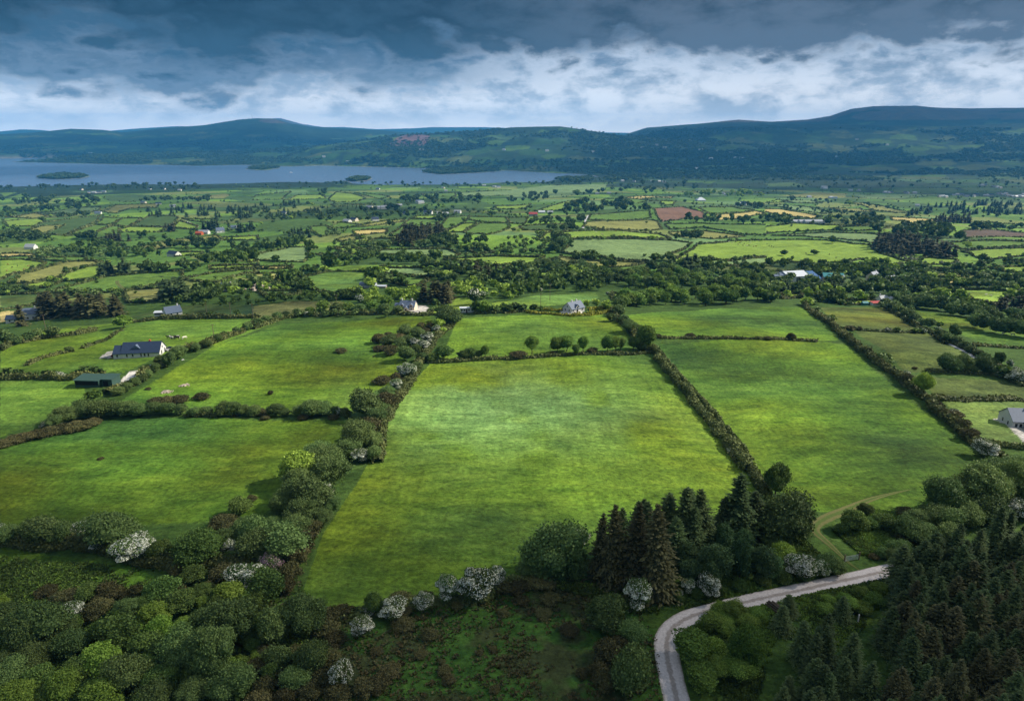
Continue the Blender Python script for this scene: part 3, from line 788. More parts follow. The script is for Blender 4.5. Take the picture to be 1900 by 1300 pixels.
sky = nt.nodes.new('ShaderNodeTexSky'); sky.sky_type = 'NISHITA'; sky.sun_disc = False; sky.sun_elevation = SUN_EL; sky.sun_rotation = SUN_AZ
tc = nt.nodes.new('ShaderNodeTexCoord'); sp = nt.nodes.new('ShaderNodeSeparateXYZ'); lk.new(tc.outputs['Generated'], sp.inputs[0])
x_, y_, z_ = sp.outputs
hyp = MA('SQRT', MA('ADD', MA('MULTIPLY', x_, x_), MA('MULTIPLY', y_, y_)))
el = MA('DIVIDE', z_, MA('MAXIMUM', hyp, .001)); az = MA('DIVIDE', x_, MA('MAXIMUM', hyp, .001))
def vec(a, b, c):
    n = nt.nodes.new('ShaderNodeCombineXYZ')
    for i, v in enumerate((a, b, c)):
        if isinstance(v, (int, float)): n.inputs[i].default_value = v
        else: lk.new(v, n.inputs[i])
    return n.outputs[0]
iz = MA('DIVIDE', 1., MA('MAXIMUM', MA('ADD', z_, .055), .03))
plane = vec(MA('MULTIPLY', x_, iz), MA('MULTIPLY', y_, iz), 0.)        # the cloud layer seen from below
dirv = vec(x_, MA('MULTIPLY', y_, 1.), MA('MULTIPLY', z_, 2.3))
big = NO(dirv, 4.2, 7, .56, .3)
med = NO(dirv, 11., 9, .60, .4)
fine = NO(plane, .9, 9, .62, .3)
# billows: pale sunlit heads and blue-grey undersides
wob = nt.nodes.new('ShaderNodeVectorMath'); wob.operation = 'ADD'; lk.new(dirv, wob.inputs[0])
wn = nt.nodes.new('ShaderNodeTexNoise'); wn.inputs['Scale'].default_value = 9; wn.inputs['Detail'].default_value = 5; lk.new(dirv, wn.inputs['Vector'])
ws = nt.nodes.new('ShaderNodeVectorMath'); ws.operation = 'SCALE'; ws.inputs['Scale'].default_value = .045; lk.new(wn.outputs['Color'], ws.inputs[0]); lk.new(ws.outputs[0], wob.inputs[1])
def VO(v, sc):
    n = nt.nodes.new('ShaderNodeTexVoronoi'); n.feature = 'SMOOTH_F1'; n.inputs['Scale'].default_value = sc; n.inputs['Smoothness'].default_value = .35; lk.new(v, n.inputs['Vector']); return n.outputs['Distance']
puff = MA('ADD', MA('MULTIPLY', VO(wob.outputs[0], 12), .62), MA('MULTIPLY', VO(wob.outputs[0], 30), .30))
med2 = NO(wob.outputs[0], 17., 12, .64)
bil = MA('ADD', MA('MULTIPLY', MA('SUBTRACT', .75, puff), .30), MA('ADD', MA('MULTIPLY', med2, .62), MA('ADD', MA('MULTIPLY', big, .25), MA('MULTIPLY', fine, .08))))
lit = SM(bil, .44, .64)
c_low = MX(lit, (.40, .49, .61), (.92, .95, 1.0))
c_mid = MX(lit, (.115, .17, .25), (.46, .52, .61))
c = MX(SM(el, .03, .10), c_low, c_mid)
hz = SM(el, .045, .0)
c = MX(MA('MULTIPLY', hz, .7), c, (1.5, 1.45, 1.4))
# the dark bank: its lower edge lies lower on the left
thr = MA('ADD', MA('MULTIPLY', az, .022), .106)
edge = MA('ADD', MA('SUBTRACT', el, thr), MA('ADD', MA('MULTIPLY', MA('SUBTRACT', big, .5), .20), MA('ADD', MA('MULTIPLY', MA('SUBTRACT', med2, .5), .10), MA('MULTIPLY', MA('SUBTRACT', .45, puff), .07))))
bank = SM(edge, -.014, .020)
lf = SM(az, .25, -.2)
dk = MX(SM(MA('ADD', MA('MULTIPLY', bil, .6), MA('MULTIPLY', big, .4)), .42, .62), MX(lf, (.006, .012, .022), (.001, .005, .012)), MX(lf, (.070, .090, .125), (.016, .038, .066)))
veil = MA('MULTIPLY', SM(MA('ADD', edge, .042), -.014, .022), SM(az, .12, -.22))
c = MX(MA('MULTIPLY', veil, .93), c, MX(lit, (.018, .050, .092), (.10, .15, .22)))
c = MX(bank, c, dk)
over = SM(el, .25, .8)
c = MX(over, c, MX(SM(NO(plane, .8, 6), .4, .6), (.10, .16, .24), (.50, .54, .58)))
bg1 = nt.nodes.new('ShaderNodeBackground'); lk.new(sky.outputs[0], bg1.inputs[0]); bg1.inputs[1].default_value = .08
bg2 = nt.nodes.new('ShaderNodeBackground'); lk.new(c, bg2.inputs[0]); bg2.inputs[1].default_value = 1.0
ms = nt.nodes.new('ShaderNodeMixShader'); ms.inputs[0].default_value = .96
lk.new(bg1.outputs[0], ms.inputs[1]); lk.new(bg2.outputs[0], ms.inputs[2])
wo = nt.nodes.new('ShaderNodeOutputWorld'); lk.new(ms.outputs[0], wo.inputs[0])
w.cycles.sampling_method = 'AUTOMATIC'

# clouds out of view overhead, added and shaped to darken chosen ground
def shade_cloud_mat():
    m, nt, ns, lk = newmat('cloud')  # opacity sets how much shade the added cloud sheets cast
    out = N(nt, 'ShaderNodeOutputMaterial'); d = N(nt, 'ShaderNodeBsdfDiffuse'); d.inputs[0].default_value = (.8, .8, .8, 1)
    t = N(nt, 'ShaderNodeBsdfTransparent'); a = N(nt, 'ShaderNodeAttribute', attribute_name='tint')
    tc = N(nt, 'ShaderNodeTexCoord'); no = N(nt, 'ShaderNodeTexNoise'); no.inputs['Scale'].default_value = .012; no.inputs['Detail'].default_value = 5
    lk.new(tc.outputs['Object'], no.inputs['Vector'])
    mr = N(nt, 'ShaderNodeMapRange'); mr.inputs[1].default_value = .35; mr.inputs[2].default_value = .65; mr.inputs[3].default_value = .55; mr.inputs[4].default_value = 1.3; lk.new(no.outputs['Fac'], mr.inputs[0])
    mu = N(nt, 'ShaderNodeMath', operation='MULTIPLY', use_clamp=True); lk.new(a.outputs['Fac'], mu.inputs[0]); lk.new(mr.outputs[0], mu.inputs[1])
    mx = N(nt, 'ShaderNodeMixShader'); lk.new(mu.outputs[0], mx.inputs[0]); lk.new(t.outputs[0], mx.inputs[1]); lk.new(d.outputs[0], mx.inputs[2]); lk.new(mx.outputs[0], out.inputs[0])
    return m
SHADE = [  # ground centre x, y, half widths, strength
 (-10, 66, 250, 90, .74), (-120, 118, 75, 52, .45), (70, 92, 70, 40, .35), (-75, 222, 32, 16, .45), (-20, 268, 26, 10, .3),
 (20, 158, 52, 13, .48), (120, 205, 40, 10, .4), (175, 260, 60, 16, .4), (110, 160, 40, 12, .3), (-150, 190, 40, 22, .35),
 (-150, 380, 90, 50, .45), (-60, 470, 80, 36, .35), (60, 470, 100, 30, .35), (330, 620, 120, 50, .35),
 (-620, 1030, 180, 60, .45), (-300, 1500, 330, 130, .55), (-950, 1900, 500, 230, .55), (-200, 2150, 500, 180, .5), (420, 2400, 500, 230, .6), (-900, 2500, 500, 160, .5),
 (1500, 2700, 900, 450, .7), (750, 1500, 200, 70, .4), (1250, 1800, 320, 130, .55),
 (1500, 4600, 2600, 1100, .78), (-2600, 7800, 3600, 2300, .93), (3200, 7500, 3300, 2300, .9), (900, 6300, 500, 400, .45), (-500, 4600, 500, 250, .4), (-3200, 4300, 1900, 1100, .6), (6500, 6000, 2000, 3000, .8), (0, 5400, 900, 220, .5)]
V, Q, A, n0 = [], [], [], 0
for cx, cy, ax, ay, st in SHADE:
    zc = (2000 if cy < 4000 else 3400)+rng.uniform(-60, 60); k = (zc-gz(cx, cy))/sdir.z; ox, oy = cx+sdir.x*k, cy+sdir.y*k
    m = 29; g = np.linspace(-1.25, 1.25, m); U, W = np.meshgrid(g, g); rad = np.hypot(U, W)
    rad = rad+(fbm(U*1.6+cx, W*1.6+cy, 400, 3)-.5)*.75
    al = st*(1-smooth(.35, 1.0, rad)); al = 1-np.sqrt(1-np.clip(al, 0, .98))
    for sgn in (1, -1):
        th = np.sqrt(np.clip(1.1-rad, 0, 1))*min(ax, ay)*(.35 if sgn > 0 else .06)*(.6+.8*fbm(U*3+cy, W*3, 410, 3))
        V.append(np.stack([ox+U*ax, oy+W*ay, zc+sgn*(th+.5)], -1).reshape(-1, 3)); A.append(al.ravel())
        Q += [(n0+i*m+j, n0+i*m+j+1, n0+(i+1)*m+j+1, n0+(i+1)*m+j) for i in range(m-1) for j in range(m-1)]; n0 += m*m
cl = obj('shade_clouds', mkmesh('shade_clouds', np.concatenate(V), Q, None, shade_cloud_mat(), np.concatenate(A), True)); cl['kind'] = 'stuff'
# haze
HB = MB().box(-18000, 18000, -18000, 18000, -139, 570)
hm, hn, _, hl = newmat('haze')
ho = N(hn, 'ShaderNodeOutputMaterial'); pv = N(hn, 'ShaderNodeVolumePrincipled'); pv.inputs['Density'].default_value = HAZE_D; pv.inputs['Color'].default_value = (.08, .46, 1.0, 1); pv.inputs['Anisotropy'].default_value = 0.0
hl.new(pv.outputs[0], ho.inputs['Volume'])
hz_o = HB.build('haze', hm); hz_o['kind'] = 'stuff'
scene.cycles.volume_bounces = 0
scene.cycles.max_bounces = 5; scene.cycles.diffuse_bounces = 2; scene.cycles.glossy_bounces = 2; scene.cycles.transmission_bounces = 2; scene.cycles.transparent_max_bounces = 12
scene.view_settings.view_transform = 'Standard'; scene.view_settings.look = 'None'; scene.view_settings.exposure = 0.55; scene.view_settings.gamma = 1
# ------------------------------------------------------------------ vegetation
# T kind number apparent-height | corners of the stand | which trees they are      (a stand)
# S kind | x,y,width,height of each plant, its foot in the middle | which they are  (single plants)
# H height width | points | which hedge
VEG = {
'P': """S conb | 40,606,26,44 | brown spruces by the farmhouse""",
'A': """T conb 26 185 | 215,1080 940,1050 930,1020 300,1030 | brown spruces of the stand beside the slate roofed farmhouse
T con 11 125 | 740,770 960,745 950,725 740,745 | dark spruces at the left end of the tree line across the valley
T bd 15 80 | 1000,742 1500,722 1490,702 1000,715 | dark trees of the line beside the pale left hand fields
T con 13 160 | 1200,950 1400,940 1380,890 1210,890 | dark spruces above the small white house with long shed
T bd 22 90 | 1400,955 1640,935 1620,880 1400,870 | dark trees between the spruces and the hidden white farmhouse
T bl 18 60 | 1200,995 1900,975 1900,935 1250,955 | bushes of the belt behind the small white house
T bl 34 75 | 480,600 780,640 1200,640 1180,600 700,560 500,560 | trees of the winding belt across the left valley
T wl 24 60 | 270,630 540,610 520,570 300,580 | grey green trees at the left end of the valley belt
T bd 26 75 | 1250,560 1600,570 1680,600 1880,610 1850,550 1500,510 1260,540 | dark trees in the upper part of the valley belt
T bl 24 85 | 1480,685 1900,665 1880,630 1500,640 | round trees beside the small pale valley fields
T bd 10 65 | 570,492 700,492 690,474 580,474 | dark trees of the round clump among sloping fields
T conb 9 75 | 785,507 960,510 940,486 800,486 | purplish spruces of the clump right of the dark round clump
T conb 5 70 | 1205,440 1285,440 1275,425 1210,425 | spruces of the tight clump left of the white farm
T con 9 85 | 1485,425 1700,430 1680,402 1490,402 | dark spruces just behind the white hillside farm
T con 7 80 | 1740,445 1870,447 1860,425 1750,425 | dark spruces right of the white hillside farm
T bd 44 55 | 0,500 330,500 420,490 200,445 0,455 | dark trees of the wood at the left edge
T bl 26 48 | 0,345 120,335 130,300 700,285 700,270 0,270 | loose trees on the far left slopes
T con 95 45 | 1060,325 1900,345 1900,265 1500,245 1080,285 | dark conifers of the wide plantation before the lake
T bd 60 42 | 0,240 500,260 770,230 700,185 0,190 | dark trees of the wood near the left lake shore
T bd 36 38 | 1010,228 1560,218 1540,190 1050,195 | dark trees in the belt above the pale fields
T bd 56 30 | 780,130 1480,130 1470,85 800,95 | trees along the lake shore
T bd 36 26 | 0,135 330,120 740,115 740,90 0,110 | trees on the left lake shore
T bd 14 40 | 400,342 660,322 650,305 420,320 | dark trees above the long green hill field
T bd 16 60 | 20,892 300,892 290,862 40,862 | dark bushes left of the gully field
T bl 8 45 | 480,745 640,712 620,700 480,725 | bushes between the pale and the bright left field
T wl 26 34 | 0,300 700,255 740,240 10,270 | pale trees on the left slope
T bl 20 45 | 560,500 1000,545 1300,545 1100,560 700,540 | small trees below the sloping fields
S bl | 1745,1058,50,52 1538,1068,62,38 210,742,34,30 1030,480,40,50 1070,478,44,54 1120,515,62,46 1215,500,46,50 1410,470,44,44 320,365,44,44 120,1050,40,30 1000,970,60,45 1045,965,50,50 | lone trees in the left hand fields""",
'B': """T conb 70 88 | 1030,558 1180,558 1190,505 1400,455 1370,425 1120,445 | brown topped spruces of the lone plantation
T bd 26 72 | 1195,558 1400,552 1720,543 1700,500 1400,480 | dark trees on the right of the lone plantation
T bl 17 90 | 900,668 1300,695 1440,645 1100,635 | round trees in the belt behind the lone plain field
T bl 14 60 | 640,660 900,655 860,625 640,645 | trees left of the middle belt
T conb 15 165 | 1255,965 1430,965 1440,910 1250,925 | tall brown spruces right of the white farmhouse
T con 8 120 | 1380,725 1580,745 1560,705 1380,700 | dark spruces before the pale middle field
T conb 11 115 | 1600,775 1900,825 1900,775 1650,745 | brown spruces at the left end of the long wood
T bb 24 85 | 950,985 1250,965 1240,905 760,895 700,935 | bright trees behind the white farmhouse
T bb 26 85 | 1450,905 1900,945 1900,865 1500,825 | bright trees right of the tall brown spruces
T bd 12 85 | 620,955 780,935 760,895 620,905 | dark trees below the grey shed
T bl 20 68 | 80,965 620,945 590,905 100,925 | trees of the belt behind the hedged scrub field
T wl 20 60 | 290,1065 1000,1065 960,1035 400,1035 | bushes left of the white farmhouse
T con 60 40 | 0,345 560,325 560,265 350,215 0,245 | dark conifers of the far plantation
T bd 56 44 | 400,385 1060,345 1340,295 1000,255 560,295 420,345 | dark trees among the small far farms
T bd 32 48 | 980,205 1240,235 1700,235 1700,185 1300,185 | trees of the belt below the far lakeside field
T bd 50 26 | 0,110 200,95 500,105 700,95 1100,115 1700,115 1700,90 700,75 0,90 | trees on the near lake shore
T con 12 60 | 225,487 430,487 420,455 290,435 | dark spruces of the small block in the valley
T wl 34 45 | 620,625 700,645 860,615 1000,560 1000,530 700,530 | bushes winding along the stream
T wl 24 45 | 560,550 1000,560 1000,540 560,530 | bushes above the middle field
T bl 30 62 | 0,600 120,592 260,562 380,522 340,492 0,545 | trees left of the stepped middle field
T bl 20 56 | 1420,563 1900,622 1880,565 1700,552 | trees below the right of the lone plantation
T wl 12 40 | 470,480 700,460 700,430 620,430 | small trees by the straw coloured field
T bd 10 50 | 1330,380 1430,350 1430,300 1380,300 | trees of the steep little row behind the plantation
T bd 10 28 | 470,160 560,215 540,130 470,130 | trees between two bright far fields
T bl 14 60 | 1400,870 1700,860 1690,810 1420,830 | trees behind the bright belt
S bl | 555,722,112,132 890,808,112,122 1305,777,112,88 1085,832,82,82 230,843,112,124 380,868,80,92 170,662,72,58 205,572,76,92 412,602,80,112 1460,405,40,35 1545,365,36,34 420,645,80,60 565,590,70,45 960,558,66,40 1335,645,100,80 1000,400,50,60 1340,985,66,60 1165,975,60,50 | round trees standing alone in the middle distance
S bb | 985,1005,100,90 840,1005,90,90 1690,1040,110,90 | round trees beside the white farmhouse
S haw | 785,970,66,80 400,1058,50,40 1625,970,70,120 1690,930,70,60 | white flowering thorns near the farmhouses""",
'C': """T bd 40 66 | 390,312 780,292 1040,272 1060,245 700,225 500,235 | dark trees of the wood left of the ploughed field
T bd 24 46 | 170,387 560,372 570,335 200,352 | dark trees of the square copse
T bd 14 50 | 240,442 560,422 540,398 300,412 | dark trees below the square copse
T wl 60 44 | 0,605 380,602 460,562 420,482 200,482 0,475 | bushes of the rough ground left of the pale field
T wl 16 80 | 340,590 470,540 450,480 360,490 | big willows left of the pale oval field
T bd 12 60 | 1210,498 1310,502 1450,485 1440,455 1300,470 | dark trees at the fork of hedges
T bl 16 60 | 470,642 700,645 600,612 | trees along the front of the pale oval field
T wl 44 78 | 60,745 400,745 700,765 560,705 250,685 | bushes in the belt below the pale fields
T bl 46 100 | 700,845 1320,865 1900,895 1900,800 1500,760 1100,720 740,770 | trees of the big wood
T bd 46 100 | 720,845 1320,865 1900,895 1900,800 1500,760 1100,720 740,770 | dark trees of the big wood
T bl 48 115 | 830,1003 1200,993 1560,983 1900,955 1900,905 1200,925 850,955 | trees in the front row of the big wood
T bl 58 92 | 0,930 380,885 700,885 680,805 400,785 100,805 | trees of the wood behind the dormer cottage
T con 9 125 | 1300,765 1450,755 1440,705 1310,695 | dark spruces rising out of the big wood
T bd 54 34 | 480,182 1000,162 1530,112 1200,75 740,92 | dark trees on the far flat land
T bb 22 46 | 1230,192 1560,182 1880,192 1870,155 1400,155 | bright trees near the white villas
T bl 25 48 | 1280,362 1560,377 1900,382 1900,345 1500,335 1340,335 | bushes below the ploughed field
T bd 36 28 | 0,102 250,92 700,82 640,70 0,85 | trees by the end of the lake
T bd 34 34 | 0,220 180,215 330,200 300,150 90,170 0,180 | trees left of the far wood
T bd 20 36 | 800,280 1060,280 1060,262 840,262 | trees above the ploughed field hedge
T bd 80 26 | 340,60 620,70 740,90 1900,70 1900,10 700,30 400,40 | trees on the wooded flat beyond the lake
T bl 16 60 | 600,780 760,790 760,740 600,700 | trees beside the orange walls
S wl | 820,1062,104,88 770,1098,80,50 | willows at the head of the long hedge
S bb | 730,1012,90,52 590,992,50,60 660,992,64,66 | bright small trees in the cottage garden
S bd | 1385,492,92,62 1745,668,40,28 185,385,60,50 290,385,60,50 | dark round trees among the valley fields
S bl | 520,180,66,52 360,165,46,40 620,150,40,30 525,300,60,40 460,420,40,30 | lone far trees
S haw | 610,785,60,66 170,760,60,60 240,880,40,40 740,905,30,30 | white flowering trees at the edge of the woods
T bd 12 40 | 1640,250 1900,275 1900,250 1700,215 | trees above the villa field""",
'D': """T conb 88 112 | 780,575 960,622 1180,622 1420,642 1380,592 1200,565 1000,520 800,525 | purplish brown spruces of the plantation beside the smooth hill
T bd 40 88 | 940,472 1130,472 1450,502 1440,435 1100,405 960,425 | dark trees behind the purplish plantation
T con 100 52 | 960,332 1130,322 1900,312 1900,235 1500,235 1200,252 | dark conifers of the long far plantation
T conb 28 58 | 1240,372 1500,377 1500,342 1260,342 | purplish spruces before the far plantation
T bd 22 58 | 440,392 600,387 700,387 920,387 900,342 580,332 460,352 | trees right of the far grey barns
T con 66 66 | 20,882 300,887 700,892 780,862 760,835 100,835 | dark conifers of the screen before the blue barns
T bd 30 105 | 880,885 1280,895 1270,835 900,835 | dark trees of the grove right of the gabled white house
T bl 38 84 | 370,762 880,782 900,745 640,695 380,705 | trees behind the blue barns
T wl 16 100 | 900,985 1150,1005 1200,960 950,950 | willows right of the white house with red annexe
T bl 26 96 | 1150,1010 1500,1050 1660,1030 1500,1000 1200,955 | leafy trees of the row above the small right fields
T conb 12 112 | 1680,1015 1900,1035 1900,995 1720,975 | reddish spruces at the right edge
T wl 18 100 | 1500,1110 1900,1135 1900,1065 1600,1065 | grey green trees at the right edge
T bd 18 45 | 1730,682 1900,692 1900,652 1740,655 | dark trees at the right edge of the valley
T bl 28 42 | 680,705 1190,735 1160,695 900,695 | bushes below the smooth hill
T haw 18 30 | 970,645 1440,692 1620,692 1440,680 990,630 | pale thorns in the hedge below the plantation
T bd 12 100 | 340,972 560,962 560,935 360,935 | dark trees behind the first right hand field
T bd 60 24 | 0,195 700,245 1100,310 1100,290 700,225 100,180 | far hedgerow trees
T bd 50 26 | 30,260 500,310 700,320 700,290 400,270 60,235 | hedgerow trees among pale strips
T bd 60 24 | 0,120 1900,120 1900,60 0,60 | scattered trees on the far right flats
T bd 22 40 | 1500,425 1900,430 1900,405 1500,400 | trees along the far ploughed strip
T bl 16 56 | 1320,760 1700,790 1900,800 1900,780 1400,740 | hedgerow trees on the right slopes
T bl 12 58 | 1340,840 1560,850 1560,815 1360,810 | trees by the pale right field
T bl 20 56 | 0,385 180,385 180,345 0,335 | trees at the foot of the straw field
T bl 10 90 | 0,960 100,960 90,900 0,900 | trees at the end of the big wood
S bb | 305,930,84,84 520,935,92,90 690,948,82,82 165,925,60,60 300,985,90,50 1420,840,80,70 1480,560,70,46 620,245,50,30 | bright round trees among the right hand farms
S bd | 487,522,70,44 190,400,20,20 1560,795,60,56 1700,330,50,40 805,440,100,44 1620,425,60,30 1545,415,84,36 1590,655,66,60 | dark single trees in the right hand fields
S wl | 950,1015,90,80 860,1000,70,56 620,980,50,36 560,975,60,36 1010,1040,80,60 | bushes around the white house with red annexe""",
'E': """S wl | 480,985,180,110 400,1010,110,60 560,960,150,110 660,945,170,130 760,945,180,130 860,935,150,110 950,930,150,100 1040,930,130,90 1160,915,120,70 1250,915,120,70 1330,910,100,80 1430,925,90,40 1520,920,90,40 | grey willows of the thick hedge below the green shed
S wl | 1650,925,110,100 1720,925,120,110 1800,925,110,90 1870,925,110,80 | willows at the right end of the dark middle hedge
S gor | 30,1150,120,60 110,1125,130,60 200,1105,140,66 290,1085,140,66 380,1060,130,66 470,1045,150,70 560,1035,160,76 640,1020,130,70 700,990,90,60 | brown gorse bushes at the foot of the thick hedge
S haw | 335,1010,66,56 | white thorn at the left of the thick hedge
S gor | 1150,835,110,50 1230,840,130,46 1320,830,130,40 1480,800,110,38 740,1238,44,20 1090,725,40,20 | low brown gorse patches in the left fields
S wl | 1250,560,95,110 1330,500,110,100 1290,470,80,60 1180,545,90,80 1140,600,80,70 1090,640,70,60 870,770,90,60 930,740,90,60 990,700,80,60 1050,670,70,60 1440,450,80,50 1520,420,80,60 1590,380,80,60 1660,350,70,50 1740,320,70,50 1820,290,80,50 1880,260,80,60 | bushes along the lane past the grey roofed bungalow
S bl | 690,815,115,84 780,755,60,50 1380,440,50,40 | small trees by the green shed
S bb | 915,270,124,80 | bright round bush at the foot of the brown spruces
S wl | 280,335,80,50 400,345,110,46 40,400,120,120 120,395,90,60 220,370,90,40 510,450,60,36 | bushes down the left hand slope
S bd | 80,640,100,60 150,635,80,50 275,630,40,50 340,640,80,40 560,640,80,30 640,630,100,44 710,625,90,46 400,640,80,46 | dark bushes behind the bright left field
S haw | 440,635,60,46 480,640,40,36 | thorns behind the bright left field
S gor | 1740,920,70,30 1950,930,60,30 | gorse below the willows
H 1.2 2 | 200,545 300,495 400,470 540,440 | rushy bank left of the bungalow
H 1.0 1.6 | 620,420 760,370 860,300 900,290 | rushy bank between the bungalow and the brown spruces
H 2.0 2.5 | -40,650 120,640 260,642 480,650 600,642 770,615 | dark hedge behind the bright left field
H 2.2 2.5 | 950,235 1150,212 1400,203 1700,200 1900,195 | hedge behind the long bungalow field
H 2.4 3 | 800,760 1000,680 1060,620 1200,545 1300,450 1500,412 1640,352 1900,240 | hedge beside the lane past the bungalow
H 2.0 2.4 | 0,440 100,395 300,352 560,322 700,292 | hedge on the left hand slope
H 1.6 2.5 | 1380,915 1500,920 1600,920 | low middle of the dark hedge under the left field""",
'F': """S bl | 510,160,110,90 420,170,70,50 870,160,110,70 700,165,100,70 | trees behind the upper left field
S wl | 620,175,110,66 780,170,100,50 960,170,100,40 240,200,60,50 320,185,70,50 100,240,80,60 40,265,80,50 180,215,80,56 1060,170,80,36 1300,170,60,26 | bushes along the back hedge of the upper left field
S gor | 920,390,100,74 930,445,96,42 1010,475,120,74 1060,375,100,60 1260,330,90,60 1300,300,90,70 1230,275,60,44 1160,470,80,60 990,340,60,40 | gorse bushes of the thicket beside the middle field
S wl | 1000,415,110,70 1115,345,120,80 1085,420,90,60 1440,255,170,100 1390,230,100,80 1150,400,90,70 1200,350,100,60 1130,520,140,90 1200,470,80,80 1220,340,80,50 1240,520,80,66 1490,230,100,70 1200,590,90,66 | willows of the thicket beside the middle field
S bb | 1365,290,110,90 1400,310,60,50 | bright round bushes in the thicket
S bl | 1210,320,74,50 | small round tree in the thicket
S haw | 1345,320,64,72 1275,395,100,90 1190,430,84,84 1250,440,90,80 | white thorns in the thicket beside the middle field
S haw | 1125,640,130,110 1050,735,96,90 | big thorns below the thicket
S gor | 950,690,124,66 1055,660,90,60 980,865,160,110 850,1060,190,120 1060,800,70,50 1030,860,80,60 1160,600,80,60 880,990,100,60 | brown gorse bushes of the long dividing hedge
S wl | 985,785,110,70 830,945,250,150 910,985,150,100 1000,820,90,66 780,1180,280,140 880,1180,150,150 700,1240,200,130 890,1250,120,110 950,900,100,70 | willows of the long dividing hedge
S haw | 750,1090,90,90 785,1265,130,90 970,885,40,40 630,915,60,60 830,1250,60,60 | white thorns of the long dividing hedge
S wl | 170,925,130,100 230,925,80,60 340,925,110,80 440,930,160,120 510,925,130,100 610,915,80,50 680,930,80,40 | willows of the dark hedge under the left field
S haw | 30,915,50,40 200,870,40,30 | thorns of the dark hedge
S gor | 50,915,110,44 90,948,66,34 370,945,80,30 590,945,80,34 | gorse below the dark hedge
S gor | 645,457,80,38 130,762,42,32 885,482,20,10 | lone gorse bushes in the upper left field
S bd | 1400,512,140,94 1320,525,90,44 1595,500,100,70 1540,510,90,50 1650,500,80,50 | dark bushy trees at the back of the middle field
S bl | 1705,498,60,100 | slim tree at the back of the middle field
S bl | 1370,175,80,40 1640,165,90,90 1760,160,80,60 1840,155,80,60 | trees by the white caravan
H 2.0 2.4 | 0,280 100,245 230,200 330,185 600,182 900,172 1160,178 1320,176 | back hedge of the upper left field
H 1.3 1.6 | 1290,528 1400,525 1500,520 1900,492 | left part of the hedge behind the middle field
H 2.0 3 | 1500,215 1400,300 1300,400 1270,480 1220,540 1150,640 1110,720 1050,830 960,960 930,1060 930,1150 900,1260 | tangled bank of the long dividing hedge
H 1.6 2 | 1620,165 1760,162 1900,158 | hedge right of the white caravan""",
'G': """S bl | 185,468,106,138 370,462,92,122 440,452,108,120 560,460,86,128 505,472,60,80 740,452,92,122 795,452,84,118 835,447,70,104 930,446,100,108 | slender trees of the row behind the middle field
S bl | 1012,445,140,184 | biggest tree at the right end of the row
S wl | 905,312,110,90 960,320,90,66 860,240,84,50 820,186,104,70 830,140,90,90 1070,440,70,44 990,445,80,50 | willows of the short hedge left of the upper field
S gor | 630,455,80,36 80,500,120,36 340,470,60,30 1110,345,60,30 1350,345,70,36 | low bushes in the cross hedges
S haw | 1640,1200,60,50 | white thorn on the double hedge
S bd | 60,150,90,50 110,155,80,40 200,150,70,40 20,160,80,50 250,148,50,36 | bushes left of the dormer cottage
H 1.2 1.6 | -10,505 150,492 300,482 700,465 1080,455 | right part of the hedge behind the middle field
H 1.1 1.5 | 1100,345 1350,350 1620,352 1900,357 2100,362 2280,374 | hedge across the upper right field
H 2.4 2.8 | 1085,445 1135,540 1235,665 1335,785 1455,925 1575,1065 1705,1225 1790,1330 | broad left line of the double hedge between the big fields
H 1.5 1.2 | 1130,455 1200,545 1340,705 1470,835 1560,965 1700,1125 1800,1240 | narrow right line of the double hedge between the big fields
H 1.6 1.6 | -10,165 60,158 140,150 | hedge joining the golden cottage hedge
H 2.2 2.5 | 775,150 830,220 900,290 1000,400 1060,450 | hedge left of the upper field""",
